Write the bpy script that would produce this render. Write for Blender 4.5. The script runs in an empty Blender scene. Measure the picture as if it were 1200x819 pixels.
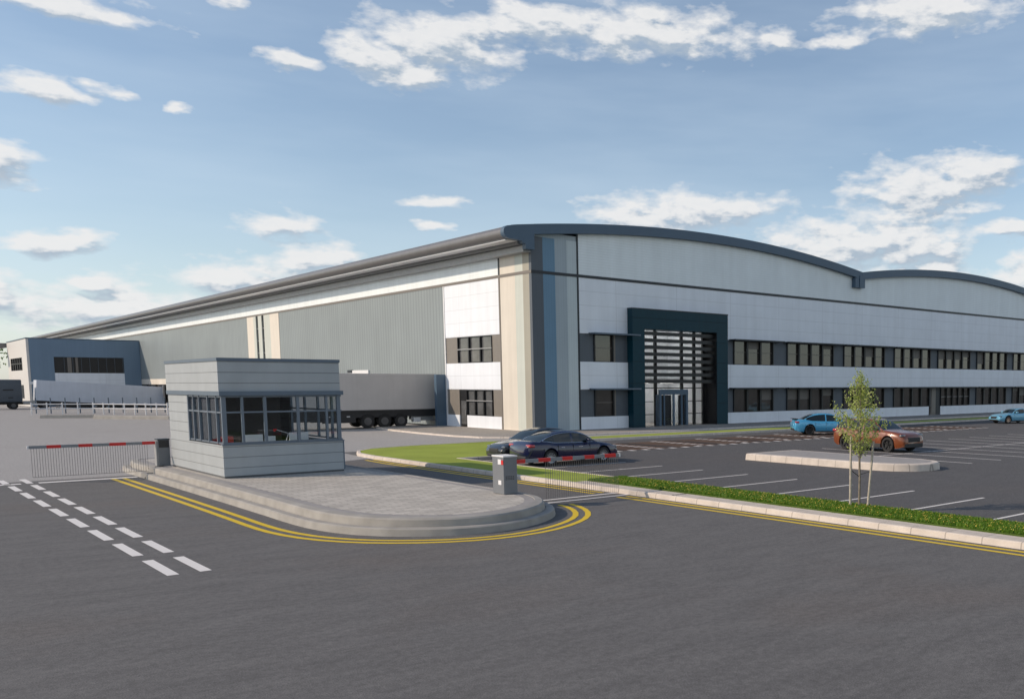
import bpy, bmesh, math, random
import numpy as np
from mathutils import Vector, Matrix
random.seed(7); rng = np.random.default_rng(7)
S = bpy.context.scene; COL = S.collection
R = math.radians

# ------------------------------------------------------------------ helpers
class MB:
    """collects boxes, prisms, tubes; builds ONE mesh object"""
    def __init__(s): s.v = []; s.f = []; s.m = []
    def add(s, vs, fs, mi=0):
        n = len(s.v); s.v += [tuple(v) for v in vs]
        for f in fs: s.f.append(tuple(i + n for i in f)); s.m.append(mi)
    def box(s, x0, x1, y0, y1, z0, z1, mi=0, b=0.0):
        if b <= 0:
            vs = [(x0,y0,z0),(x1,y0,z0),(x1,y1,z0),(x0,y1,z0),(x0,y0,z1),(x1,y0,z1),(x1,y1,z1),(x0,y1,z1)]
            s.add(vs, [(0,3,2,1),(4,5,6,7),(0,1,5,4),(1,2,6,5),(2,3,7,6),(3,0,4,7)], mi)
        else:
            bm = bmesh.new(); bmesh.ops.create_cube(bm, size=1)
            for v in bm.verts:
                v.co = ((x0+x1)/2+v.co.x*(x1-x0), (y0+y1)/2+v.co.y*(y1-y0), (z0+z1)/2+v.co.z*(z1-z0))
            b = min(b, (x1-x0)*.45, (y1-y0)*.45, (z1-z0)*.45)
            bmesh.ops.bevel(bm, geom=bm.edges[:], offset=b, segments=2, affect='EDGES', profile=.5)
            s.bm(bm, mi)
        return s
    def bm(s, bm, mi=0):
        bm.verts.index_update()
        s.add([v.co[:] for v in bm.verts], [[v.index for v in f.verts] for f in bm.faces], mi); bm.free()
    def tube(s, p, q, r, n=8, mi=0, r2=None, cap=True):
        p = Vector(p); q = Vector(q); d = (q-p); r2 = r if r2 is None else r2
        if d.length < 1e-6: return s
        a = d.normalized(); u = a.orthogonal().normalized(); w = a.cross(u)
        vs = [p+(u*math.cos(t)+w*math.sin(t))*r for t in [2*math.pi*i/n for i in range(n)]]
        vs += [q+(u*math.cos(t)+w*math.sin(t))*r2 for t in [2*math.pi*i/n for i in range(n)]]
        fs = [(i,(i+1)%n,n+(i+1)%n,n+i) for i in range(n)]
        if cap: fs += [tuple(reversed(range(n))), tuple(range(n,2*n))]
        s.add(vs, fs, mi); return s
    def prism(s, poly, z0, z1, mi=0):           # poly in xy
        n = len(poly)
        vs = [(x,y,z0) for x,y in poly]+[(x,y,z1) for x,y in poly]
        s.add(vs, [tuple(reversed(range(n))), tuple(range(n,2*n))]+[(i,(i+1)%n,n+(i+1)%n,n+i) for i in range(n)], mi); return s
    def sheet(s, poly, z, mi=0):
        s.add([(x,y,z) for x,y in poly], [tuple(range(len(poly)))], mi); return s
    def compact(s):
        used = sorted({i for f in s.f for i in f}); mp = {o: i for i, o in enumerate(used)}
        s.v = [s.v[i] for i in used]; s.f = [tuple(mp[i] for i in f) for f in s.f]; return s
    def build(s, name, mat, parent=None, smooth=None):
        o0 = Vector((0,0,0)); p = parent
        while p is not None: o0 = o0 + p.location; p = p.parent
        me = bpy.data.meshes.new(name)
        me.from_pydata([(v[0]-o0.x, v[1]-o0.y, v[2]-o0.z) for v in s.v], [], s.f)
        for m in (mat if isinstance(mat, (list,tuple)) else [mat]): me.materials.append(m)
        for i, m in enumerate(s.m): me.polygons[i].material_index = m
        bm = bmesh.new(); bm.from_mesh(me); bmesh.ops.recalc_face_normals(bm, faces=bm.faces) if smooth != 'raw' else None
        bm.to_mesh(me); bm.free()
        if smooth and smooth != 'raw':
            for f in me.polygons: f.use_smooth = True
            me.set_sharp_from_angle(angle=R(smooth))
        me.update()
        o = bpy.data.objects.new(name, me); COL.objects.link(o)
        if parent is not None: o.parent = parent
        return o

def tag(o, label=None, cat=None, group=None, kind=None):
    if label: o['label'] = label
    if cat: o['category'] = cat
    if group: o['group'] = group
    if kind: o['kind'] = kind
    return o
def empty(name, loc, label, cat, group=None, rz=0):
    o = bpy.data.objects.new(name, None); COL.objects.link(o); o.location = loc; o.rotation_euler = (0,0,rz)
    o.empty_display_size = .3
    return tag(o, label, cat, group)
def box(name, mat, parent, x0, x1, y0, y1, z0, z1, b=0.0):
    return MB().box(x0,x1,y0,y1,z0,z1,0,b).build(name, mat, parent)

# ------------------------------------------------------------------ materials
def mat(name, col, rough=.6, metal=0., noise=.08, nscale=3., bump=0., bscale=40., spec=.5, coat=0., lines=None, alpha=None, emit=None):
    """lines: list of (axis 'x'|'y'|'z', offset, spacing, width, darken) thin dark joints in object/world space"""
    m = bpy.data.materials.new(name); m.use_nodes = True
    nt = m.node_tree; N = nt.nodes; L = nt.links; N.clear()
    out = N.new('ShaderNodeOutputMaterial'); p = N.new('ShaderNodeBsdfPrincipled'); L.new(p.outputs[0], out.inputs[0])
    p.inputs['Roughness'].default_value = rough; p.inputs['Metallic'].default_value = metal
    p.inputs['Specular IOR Level'].default_value = spec; p.inputs['Coat Weight'].default_value = coat
    p.inputs['Coat Roughness'].default_value = .04
    g = N.new('ShaderNodeNewGeometry'); pos = g.outputs['Position']
    nz = N.new('ShaderNodeTexNoise'); nz.inputs['Scale'].default_value = nscale; nz.inputs['Detail'].default_value = 5
    L.new(pos, nz.inputs['Vector'])
    mr = N.new('ShaderNodeMapRange'); mr.inputs[1].default_value = .3; mr.inputs[2].default_value = .7
    mr.inputs[3].default_value = 1-noise; mr.inputs[4].default_value = 1+noise
    L.new(nz.outputs[0], mr.inputs[0])
    mul = N.new('ShaderNodeVectorMath'); mul.operation = 'SCALE'; mul.inputs[0].default_value = col[:3]
    L.new(mr.outputs[0], mul.inputs['Scale']); cur = mul.outputs[0]; hgt = None
    if lines:
        n3 = N.new('ShaderNodeTexNoise'); n3.inputs['Scale'].default_value = 1.; n3.inputs['Detail'].default_value = 6; n3.inputs['Roughness'].default_value = .65
        mp3 = N.new('ShaderNodeMapping'); mp3.inputs['Scale'].default_value = (1.6,1.6,.10); L.new(pos, mp3.inputs[0]); L.new(mp3.outputs[0], n3.inputs['Vector'])
        r3 = N.new('ShaderNodeMapRange'); r3.inputs[1].default_value = .35; r3.inputs[2].default_value = .65; r3.inputs[3].default_value = .955; r3.inputs[4].default_value = 1.03; L.new(n3.outputs[0], r3.inputs[0])
        m3 = N.new('ShaderNodeVectorMath'); m3.operation = 'SCALE'; L.new(cur, m3.inputs[0]); L.new(r3.outputs[0], m3.inputs['Scale']); cur = m3.outputs[0]
        sep = N.new('ShaderNodeSeparateXYZ'); L.new(pos, sep.inputs[0]); tot = None
        for ax, off, sp, wd, dk in lines:
            a = N.new('ShaderNodeMath'); a.operation = 'SUBTRACT'; L.new(sep.outputs['XYZ'.index(ax.upper())], a.inputs[0]); a.inputs[1].default_value = off
            b = N.new('ShaderNodeMath'); b.operation = 'PINGPONG'; L.new(a.outputs[0], b.inputs[0]); b.inputs[1].default_value = sp/2
            c = N.new('ShaderNodeMapRange'); L.new(b.outputs[0], c.inputs[0]); c.inputs[1].default_value = wd*.5; c.inputs[2].default_value = wd
            c.inputs[3].default_value = dk; c.inputs[4].default_value = 1.
            if tot is None: tot = c.outputs[0]
            else:
                d = N.new('ShaderNodeMath'); d.operation = 'MINIMUM'; L.new(tot, d.inputs[0]); L.new(c.outputs[0], d.inputs[1]); tot = d.outputs[0]
        mm = N.new('ShaderNodeVectorMath'); mm.operation = 'SCALE'; L.new(cur, mm.inputs[0]); L.new(tot, mm.inputs['Scale']); cur = mm.outputs[0]
        hgt = tot
    L.new(cur, p.inputs['Base Color'])
    if bump > 0:
        n2 = N.new('ShaderNodeTexNoise'); n2.inputs['Scale'].default_value = bscale; n2.inputs['Detail'].default_value = 4; L.new(pos, n2.inputs['Vector'])
        bp = N.new('ShaderNodeBump'); bp.inputs['Strength'].default_value = bump; bp.inputs['Distance'].default_value = .02
        L.new(n2.outputs[0], bp.inputs['Height']); L.new(bp.outputs[0], p.inputs['Normal'])
    elif hgt is not None:
        bp = N.new('ShaderNodeBump'); bp.inputs['Strength'].default_value = .5; bp.inputs['Distance'].default_value = .02
        L.new(hgt, bp.inputs['Height']); L.new(bp.outputs[0], p.inputs['Normal'])
    if emit:
        p.inputs['Emission Color'].default_value = (*emit[:3],1); p.inputs['Emission Strength'].default_value = emit[3]
    return m

def node_m(nt, op, a, b=None, c=None):
    n = nt.nodes.new('ShaderNodeMath'); n.operation = op
    for i, x in enumerate((a,b,c)):
        if x is None: continue
        if isinstance(x, (int,float)): n.inputs[i].default_value = x
        else: nt.links.new(x, n.inputs[i])
    return n.outputs[0]
def node_mix(nt, fac, a, b):
    n = nt.nodes.new('ShaderNodeMix'); n.data_type = 'RGBA'
    for i, x in ((0,fac),(6,a),(7,b)):
        if isinstance(x,(int,float)): n.inputs[i].default_value = x
        elif isinstance(x,tuple): n.inputs[i].default_value = (*x[:3],1)
        else: nt.links.new(x, n.inputs[i])
    return n.outputs[2]
def node_noise(nt, vec, scale, detail=4, rough=.5, dist=0.):
    n = nt.nodes.new('ShaderNodeTexNoise'); n.inputs['Scale'].default_value = scale; n.inputs['Detail'].default_value = detail
    n.inputs['Roughness'].default_value = rough; n.inputs['Distortion'].default_value = dist
    nt.links.new(vec, n.inputs['Vector']); return n.outputs[0]
def node_range(nt, v, a, b, c, d):
    n = nt.nodes.new('ShaderNodeMapRange'); nt.links.new(v, n.inputs[0])
    for i, x in enumerate((a,b,c,d)): n.inputs[i+1].default_value = x
    return n.outputs[0]
def blank(name, rough=.85, spec=.4):
    m = bpy.data.materials.new(name); m.use_nodes = True; nt = m.node_tree; nt.nodes.clear()
    out = nt.nodes.new('ShaderNodeOutputMaterial'); p = nt.nodes.new('ShaderNodeBsdfPrincipled'); nt.links.new(p.outputs[0], out.inputs[0])
    p.inputs['Roughness'].default_value = rough; p.inputs['Specular IOR Level'].default_value = spec
    g = nt.nodes.new('ShaderNodeNewGeometry')
    return m, nt, p, g.outputs['Position']
def mapping(nt, vec, rot=0., scale=(1,1,1)):
    n = nt.nodes.new('ShaderNodeMapping'); nt.links.new(vec, n.inputs[0]); n.inputs['Rotation'].default_value = (0,0,rot); n.inputs['Scale'].default_value = scale
    return n.outputs[0]
def add_bump(nt, p, h, st, dist=.01):
    b = nt.nodes.new('ShaderNodeBump'); b.inputs['Strength'].default_value = st; b.inputs['Distance'].default_value = dist
    nt.links.new(h, b.inputs['Height']); nt.links.new(b.outputs[0], p.inputs['Normal'])

def ground_mat(name, base, dark, streak=.5, stain=(.085,.07,.062), fine=60., rough=.88):
    m, nt, p, pos = blank(name, rough, .35)
    st = node_noise(nt, mapping(nt, pos, R(45), (.7,2.2,1)), 1.0, 8, .72, .3)
    big = node_noise(nt, pos, .18, 4, .55)
    fi = node_noise(nt, pos, fine, 3, .75)
    mid = node_noise(nt, pos, 9., 6, .8)
    c = node_mix(nt, node_range(nt, st, .36, .66, 0, 1), base, dark)
    c = node_mix(nt, node_m(nt, 'MULTIPLY', node_range(nt, big, .52, .72, 0, 1), .35), c, stain)
    v = node_m(nt, 'MULTIPLY', node_range(nt, fi, .36, .64, .60, 1.40), node_range(nt, mid, .36, .64, .80, 1.20))
    sc = nt.nodes.new('ShaderNodeVectorMath'); sc.operation = 'SCALE'; nt.links.new(c, sc.inputs[0]); nt.links.new(v, sc.inputs['Scale'])
    nt.links.new(sc.outputs[0], p.inputs['Base Color']); add_bump(nt, p, fi, .5, .006)
    return m
M = {}
M['asphalt'] = ground_mat('asphalt', (.142,.141,.141), (.110,.109,.110), stain=(.14,.115,.10))
M['concrete_yard'] = ground_mat('yard_concrete', (.36,.352,.345), (.32,.315,.31), stain=(.30,.288,.27), fine=35)
M['carpark'] = ground_mat('carpark_asphalt', (.102,.101,.103), (.085,.084,.087), stain=(.11,.10,.095))
M['footpath'] = ground_mat('footpath_paving', (.33,.31,.28), (.28,.26,.24), stain=(.26,.23,.20), fine=20)

def paver_mat(name, base, alt, w=.42, h=.21, rot=0., mortar=(.2,.19,.18)):
    m, nt, p, pos = blank(name, .85, .3)
    br = nt.nodes.new('ShaderNodeTexBrick'); nt.links.new(mapping(nt, pos, rot), br.inputs['Vector'])
    br.inputs['Scale'].default_value = 1.; br.inputs['Brick Width'].default_value = w; br.inputs['Row Height'].default_value = h
    br.inputs['Mortar Size'].default_value = .014; br.inputs['Mortar Smooth'].default_value = .3; br.inputs['Bias'].default_value = 0.
    br.inputs['Color1'].default_value = (*base,1); br.inputs['Color2'].default_value = (*alt,1); br.inputs['Mortar'].default_value = (*mortar,1)
    big = node_noise(nt, pos, .8, 4, .6); fi = node_noise(nt, pos, 40, 3, .7)
    v = node_m(nt, 'MULTIPLY', node_range(nt, big, .3, .7, .93, 1.07), node_range(nt, fi, .3, .7, .92, 1.08))
    sc = nt.nodes.new('ShaderNodeVectorMath'); sc.operation = 'SCALE'; nt.links.new(br.outputs['Color'], sc.inputs[0]); nt.links.new(v, sc.inputs['Scale'])
    nt.links.new(sc.outputs[0], p.inputs['Base Color']); add_bump(nt, p, br.outputs['Fac'], -.3, .01)
    return m
M['pavers'] = paver_mat('island_pavers', (.41,.39,.355), (.53,.505,.46), .5, .25, mortar=(.25,.235,.215))
M['brown_blocks'] = paver_mat('brown_block_paving', (.075,.045,.033), (.13,.085,.06), .9, .3, mortar=(.03,.022,.018))
M['kerb'] = mat('kerb_concrete', (.60,.54,.48), .8, noise=.10, nscale=2.5, bump=.15, bscale=60, lines=[('x',.1,.915,.018,.60),('y',.1,.915,.018,.60)])
M['kerb_grey'] = mat('kerb_grey_edging', (.30,.29,.285), .85, noise=.1, nscale=4, bump=.2)
M['kerb_mid'] = mat('containment_kerb_concrete', (.325,.315,.295), .85, noise=.14, nscale=2., bump=.2, bscale=50)
def paint(name, col, wear=.10, base=(.07,.07,.075)):
    m, nt, p, pos = blank(name, .6, .4)
    n = node_noise(nt, pos, 30, 5, .8); n2 = node_noise(nt, pos, 2.5, 3, .6)
    f = node_m(nt, 'MULTIPLY', node_range(nt, n, .56, .72, 0, 1), node_range(nt, n2, .3, .7, .25, 1))
    c = node_mix(nt, node_m(nt, 'MULTIPLY', f, wear*4), col, base)
    nt.links.new(c, p.inputs['Base Color']); return m
M['white_paint'] = paint('white_road_paint', (.76,.74,.72))
M['yellow_paint'] = paint('yellow_road_paint', (.72,.51,.018))
def lawn(name, a, b):
    m, nt, p, pos = blank(name, .9, .2)
    n = node_noise(nt, pos, 9, 6, .75); n2 = node_noise(nt, pos, .5, 3, .5)
    c = node_mix(nt, node_range(nt, n, .3, .7, 0, 1), a, b)
    sc = nt.nodes.new('ShaderNodeVectorMath'); sc.operation = 'SCALE'; nt.links.new(c, sc.inputs[0]); nt.links.new(node_range(nt, n2, .3, .7, .88, 1.12), sc.inputs['Scale'])
    nt.links.new(sc.outputs[0], p.inputs['Base Color']); add_bump(nt, p, node_noise(nt, pos, 60, 3, .8), .8, .02); return m
M['lawn'] = lawn('mown_lawn', (.27,.34,.05), (.33,.40,.075))
M['soil'] = lawn('verge_soil', (.05,.09,.015), (.08,.13,.02))

white_lines = [('z',0.,1.0,.013,.72),('x',41.4,5.85,.016,.72),('y',66.3,200.,.016,.72)]
M['panel'] = mat('white_flat_panel', (.78,.83,.90), .45, noise=.03, nscale=.6, lines=[('z',0.,1.0,.014,.70),('x',41.4,5.85,.016,.70),('y',65.9,60.,.02,.75)])
M['ribbed'] = mat('horizontal_ribbed_cladding', (.80,.87,.90), .45, noise=.03, nscale=.6, lines=[('z',0.,.19,.02,.88)])
M['vrib'] = mat('grey_ribbed_cladding', (.235,.275,.29), .5, noise=.06, nscale=.25, lines=[('y',.1,.5,.10,.83),('x',.1,.5,.10,.83)])
M['cream'] = mat('cream_cladding', (.70,.655,.58), .5, noise=.03, nscale=.8, lines=[('y',.05,.2,.02,.93),('x',.05,.2,.02,.93)])
def strip(n, c): return mat(n, c, .5, noise=.03, nscale=.8, lines=[('y',.05,.2,.02,.90),('x',.05,.2,.02,.90)])
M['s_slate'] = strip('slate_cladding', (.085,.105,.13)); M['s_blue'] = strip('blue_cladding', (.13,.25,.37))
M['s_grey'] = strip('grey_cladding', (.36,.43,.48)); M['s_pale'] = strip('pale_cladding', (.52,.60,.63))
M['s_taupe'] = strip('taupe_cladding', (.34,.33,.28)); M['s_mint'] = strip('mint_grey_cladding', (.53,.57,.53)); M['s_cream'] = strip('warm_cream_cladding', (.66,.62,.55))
M['fascia'] = mat('blue_grey_fascia_metal', (.065,.115,.175), .45, noise=.04, nscale=1)
M['silver'] = mat('silver_eaves_metal', (.17,.168,.17), .40, metal=.35, noise=.03, nscale=1, lines=[('y',.1,3.0,.02,.85)])
M['soffit'] = mat('soffit_metal', (.16,.17,.18), .5, noise=.04)
M['trim'] = mat('dark_trim_metal', (.012,.018,.026), .45, noise=.05)
M['brown_trim'] = mat('brown_grey_trim', (.17,.155,.14), .5, noise=.04)
M['infill'] = mat('dark_grey_infill_panel', (.085,.105,.13), .5, noise=.04, lines=[('x',.0,.15,.015,.85),('y',.0,.15,.015,.85)])
M['infill_side'] = mat('taupe_infill_panel', (.20,.185,.165), .5, noise=.04, lines=[('y',.0,.15,.015,.88)])
M['frame'] = mat('black_window_frame', (.008,.009,.011), .4, noise=.05)
M['glass'] = mat('bronze_window_glass', (.055,.050,.045), .04, noise=.35, nscale=.45, spec=.9)
M['blind'] = mat('pale_roller_blind', (.13,.12,.11), .5, noise=.08, nscale=2)
M['glass_side'] = mat('grey_window_glass', (.10,.105,.11), .08, noise=.25, nscale=1.2, spec=.5)
M['portal'] = mat('teal_portal_panel', (.0003,.034,.054), .4, noise=.05, lines=[('z',.2,1.62,.02,.4),('x',45.64,3.43,.02,.35)], spec=.25)
M['portal_in'] = mat('black_portal_reveal', (.003,.004,.006), .6, noise=.05)
M['blue_clad'] = mat('steel_blue_cladding', (.155,.235,.33), .55, noise=.04, nscale=.3, lines=[('x',.1,.5,.03,.95)])
M['white_clad'] = mat('office_white_cladding', (.62,.61,.59), .5, noise=.03)
M['roof'] = mat('roof_sheet', (.30,.31,.32), .45, metal=.2, noise=.05, nscale=.3)
M['guard'] = mat('grey_plank_cladding', (.36,.395,.42), .55, noise=.04, nscale=1.5, lines=[('z',.02,.34,.016,.55)])
M['guard_trim'] = mat('guardhouse_grey_metal', (.10,.14,.19), .45, noise=.05)
M['guard_frame'] = mat('guardhouse_window_frame', (.13,.165,.21), .4, noise=.05)
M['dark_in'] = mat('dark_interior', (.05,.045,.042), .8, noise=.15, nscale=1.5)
M['plinth'] = mat('plinth', (.10,.11,.12), .8)
M['cabinet'] = mat('barrier_cabinet_metal', (.17,.185,.205), .4, noise=.05)
M['cab_dark'] = mat('barrier_cabinet_black', (.02,.022,.026), .4)
M['red'] = mat('red_reflective', (.62,.02,.02), .4, noise=.04)
M['grey_paint'] = mat('arm_grey', (.22,.24,.27), .4)
M['white_gloss'] = mat('white_gloss', (.75,.76,.78), .35, noise=.03)
M['galv'] = mat('galvanised_steel', (.34,.35,.36), .45, metal=.3, noise=.08)
M['trailer'] = mat('white_trailer_side', (.52,.50,.49), .5, noise=.04, nscale=.8, lines=[('x',.3,1.2,.01,.93)])
M['black'] = mat('black_rubber', (.015,.015,.016), .75, noise=.1)
M['tyre'] = mat('tyre_rubber', (.02,.02,.021), .8, noise=.1)
M['chassis'] = mat('chassis_black', (.022,.023,.026), .6, noise=.1)
M['hub'] = mat('wheel_hub_steel', (.11,.11,.115), .5, metal=.4, noise=.1)
M['silver_paint'] = mat('alloy_silver', (.60,.61,.63), .25, metal=.7, noise=.02)
M['alloy_dark'] = mat('alloy_black', (.02,.02,.022), .3, metal=.4, noise=.02)
M['gold_alloy'] = mat('alloy_champagne', (.45,.33,.26), .35, metal=.6, noise=.02)
M['chrome'] = mat('chrome_trim', (.75,.76,.78), .15, metal=1., noise=.0)
M['carglass'] = mat('car_tinted_glass', (.004,.010,.010), .04, noise=.0, spec=.8)
M['headlight'] = mat('headlight_lens', (.07,.08,.09), .08, noise=.0, spec=.8, coat=1)
M['taillight'] = mat('taillight_lens', (.45,.015,.02), .12, noise=.0, spec=.8, coat=1)
M['plate'] = mat('number_plate', (.75,.72,.6), .5)
M['wood'] = mat('weathered_stake_wood', (.42,.385,.32), .85, noise=.2, nscale=12, bump=.4, bscale=60)
M['bark'] = mat('young_tree_bark', (.22,.19,.15), .9, noise=.25, nscale=14, bump=.6, bscale=50)
M['cable'] = mat('black_tie', (.03,.03,.03), .8)
def leaf_mat(name, a, b, trans=.35):
    m, nt, p, pos = blank(name, .5, .4)
    n = node_noise(nt, pos, 9, 2, .6); c = node_mix(nt, node_range(nt, n, .35, .65, 0, 1), a, b)
    nt.links.new(c, p.inputs['Base Color'])
    t = nt.nodes.new('ShaderNodeBsdfTranslucent'); nt.links.new(c, t.inputs[0])
    mx = nt.nodes.new('ShaderNodeMixShader'); mx.inputs[0].default_value = trans
    out = [x for x in nt.nodes if x.type == 'OUTPUT_MATERIAL'][0]
    nt.links.new(p.outputs[0], mx.inputs[1]); nt.links.new(t.outputs[0], mx.inputs[2]); nt.links.new(mx.outputs[0], out.inputs[0]); return m
M['leaf'] = leaf_mat('young_leaves', (.26,.36,.05), (.62,.66,.26), .45)
M['leaf_far'] = leaf_mat('hedge_leaves', (.06,.13,.02), (.16,.28,.05))
M['grass_blade'] = leaf_mat('grass_blades', (.085,.19,.012), (.17,.30,.025))
M['flower'] = mat('yellow_flower_petals', (.70,.55,.10), .7, noise=.2, nscale=20)
def clear_glass(name, tint, refl=.12):
    m = bpy.data.materials.new(name); m.use_nodes = True; nt = m.node_tree; nt.nodes.clear()
    out = nt.nodes.new('ShaderNodeOutputMaterial'); t = nt.nodes.new('ShaderNodeBsdfTransparent'); t.inputs[0].default_value = (*tint,1)
    g = nt.nodes.new('ShaderNodeBsdfGlossy'); g.inputs['Roughness'].default_value = .02; g.inputs[0].default_value = (.8,.85,.9,1)
    lw = nt.nodes.new('ShaderNodeLayerWeight'); lw.inputs[0].default_value = .5
    f5 = node_m(nt, 'ADD', node_m(nt, 'MULTIPLY', node_m(nt, 'POWER', lw.outputs['Facing'], 4.5), .6), .03)
    mx = nt.nodes.new('ShaderNodeMixShader'); nt.links.new(f5, mx.inputs[0]); nt.links.new(t.outputs[0], mx.inputs[1]); nt.links.new(g.outputs[0], mx.inputs[2])
    nt.links.new(mx.outputs[0], out.inputs[0]); return m
M['clear'] = clear_glass('guardhouse_glass', (.93,.95,.96))
M['foyer_glass'] = clear_glass('foyer_glass', (.80,.78,.76))
def mesh_mat():
    m = mat('barrier_mesh_wire', (.11,.11,.115), .5, metal=.3); return m
M['wire'] = mesh_mat()
M['lamp'] = mat('lit_ceiling_lamp', (.9,.9,.88), .5, noise=0, emit=(.96,.98,1.,14.))
M['foyer_wall'] = mat('foyer_wall', (.70,.73,.76), .8, noise=.05)
M['foyer_floor'] = mat('foyer_floor', (.45,.42,.38), .4, noise=.05)

# ------------------------------------------------------------------ ground
def struct(o): return tag(o, kind='structure')
MB().sheet([(-400,-400),(1500,-400),(1500,1500),(-400,1500)], 0.).build('ground', M['asphalt'])
struct(bpy.data.objects['ground'])
struct(MB().sheet([(-150,40.3),(14.2,40.3),(17.2,41.8),(17.6,46.5),(60,46.5),(60,300),(-150,300)], .004).build('concrete_yard_pavement', M['concrete_yard']))
struct(MB().sheet([(19.2,-10),(110,-10),(110,44.6),(26,44.6),(24.6,37.6),(19.2,37.6)], .008).build('car_park_pavement', M['carpark']))

def offset_poly(poly, d):       # closed ccw polygon inset by d
    n = len(poly); out = []
    for i in range(n):
        p0 = Vector(poly[i-1]); p1 = Vector(poly[i]); p2 = Vector(poly[(i+1)%n])
        a = (p1-p0).normalized(); b = (p2-p1).normalized()
        na = Vector((-a.y,a.x)); nb = Vector((-b.y,b.x)); nn = (na+nb).normalized()
        k = d/max(.35, nn.dot(na)); out.append((p1.x+nn.x*k, p1.y+nn.y*k))
    return out
def smooth_poly(poly, it=3):
    for _ in range(it):
        q = []
        for i in range(len(poly)):
            a = poly[i]; b = poly[(i+1)%len(poly)]
            if math.dist(a,b) < .45: q.append(a); continue
            q += [(a[0]*.75+b[0]*.25, a[1]*.75+b[1]*.25), (a[0]*.25+b[0]*.75, a[1]*.25+b[1]*.75)]
        poly = q
    return poly
def band(mb, poly, prof, closed=True, mi=0):       # sweep (inset, z) profile round polygon
    rings = [[(x,y,z) for x,y in offset_poly(poly, d)] for d, z in prof]
    n = len(poly)
    for a, b in zip(rings, rings[1:]):
        vs = a+b; mb.add(vs, [(i,(i+1)%n,n+(i+1)%n,n+i) for i in range(n if closed else n-1)], mi)
ZI = .38
# island outline, counter-clockwise, base of kerb
isl = [(7.72,43.2),(7.72,38.),(7.72,31.),(7.70,26.),(7.66,23.6),(7.72,22.3),(7.97,21.1),(8.42,20.2),(9.0,19.55),(9.75,19.02),(10.5,18.85),(11.3,18.95),(12.1,19.35),(12.85,19.95),(13.4,20.75),(13.75,21.7),(13.85,23.0),(13.85,26.),(13.85,31.),(13.8,38.),(13.3,42.3),(12.3,43.6),(10.5,44.2),(8.6,44.1)]
isl_s = smooth_poly(isl, 1)
mb = MB(); band(mb, isl_s, [(0,0),(.03,.15),(.07,.175),(.24,.18)]); band(mb, isl_s, [(.24,.18),(.243,.165),(.265,.165),(.29,.33),(.33,.365),(.52,.385),(.525,.37)])
struct(mb.build('island_kerb', M['kerb_mid'], smooth=40))
mb = MB(); band(mb, isl_s, [(.525,.372),(.78,.374)]); struct(mb.build('island_kerb_edging', M['kerb_grey']))
struct(MB().sheet(offset_poly(isl_s, .78), .376).build('traffic_island_pavement', M['pavers']))

def ribbon(mb, pts, w, z, side=0.):      # painted line of width w along pts
    L_=[]; R_=[]
    for i, p in enumerate(pts):
        a = Vector(pts[max(0,i-1)]); b = Vector(pts[min(len(pts)-1,i+1)]); d = (b-a).normalized(); n = Vector((-d.y,d.x))
        p = Vector(p); L_.append(p+n*(side+w/2)); R_.append(p+n*(side-w/2))
    n = len(pts); mb.add([(v.x,v.y,z) for v in L_+R_], [(i,n+i,n+i+1,i+1) for i in range(n-1)])
# yellow lines round island
path = [p for p in isl_s if not (p[0] > 13.5 and p[1] > 22.2) and p[1] < 39.3]
i0 = max(range(len(path)), key=lambda i: path[i][1]-path[i][0]*.01); path = path[i0:]+path[:i0]
path[0] = (7.72, 39.25)
mb = MB()
for off in (.52,.84):
    pts = []
    for i, p in enumerate(path):
        a = Vector(path[max(0,i-1)]); b = Vector(path[min(len(path)-1,i+1)]); d = (b-a).normalized()
        pts.append((p[0]+d.y*off, p[1]-d.x*off))
    ribbon(mb, pts, .15, .006)
struct(mb.build('yellow_road_marking', M['yellow_paint'])); 
mb = MB()
for off in (.28,.62):
    ribbon(mb, [(17.15-off,4.),(17.15-off,13.),(17.13-off,22.2)], .14, .006); ribbon(mb, [(17.13-off,23.4),(17.1-off,38.6),(17.25-off,41.)], .14, .008)
struct(mb.build('kerbside_yellow_road_marking', M['yellow_paint']))
# white lane dashes, two rows
mb = MB()
for k in range(9):
    y = 18.65+2.6*k
    for x in (3.97-.02*k*.8, 4.49-.005*k): mb.sheet([(x,y),(x+.19,y),(x+.19,y+1.92),(x,y+1.92)], .006)
mb.sheet([(4.78,39.30),(7.66,39.30),(7.66,39.68),(4.78,39.68)], .006); mb.sheet([(-3.,39.30),(4.3,39.30),(4.3,39.68),(-3.,39.68)], .006)
mb.sheet([(13.87,22.38),(17.12,22.38),(17.12,22.55),(13.87,22.55)], .010); mb.sheet([(13.87,22.98),(17.12,22.98),(17.12,23.15),(13.87,23.15)], .010)
struct(mb.build('white_road_marking', M['white_paint']))

# right kerb and verge (lawn)
verge = [(17.15,-6.),(19.42,-6.),(19.42,37.45),(24.7,37.45),(25.9,44.9),(80.,44.9),(80.,47.3),(26.,47.3),(21.4,47.1),(19.,46.4),(17.9,45.2),(17.3,43.6),(17.12,41.5),(17.1,34.),(17.12,22.)]
mb = MB(); band(mb, verge, [(0,0),(.02,.12),(.05,.145),(.17,.15),(.172,.13)])
struct(mb.build('verge_kerb', M['kerb']))
mb = MB().sheet([(17.32,25.6),(17.75,25.6),(17.75,-5.8),(17.32,-5.8)], .149); struct(mb.build('verge_kerb_backing', M['kerb']))
vp_ = offset_poly(verge, .17)
struct(MB().sheet(vp_, .135).build('lawn', M['lawn']))
struct(MB().prism([(17.76,-5.8),(19.24,-5.8),(19.24,25.55),(17.76,25.55)], .10, .19).build('verge_ground', M['soil']))
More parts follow.
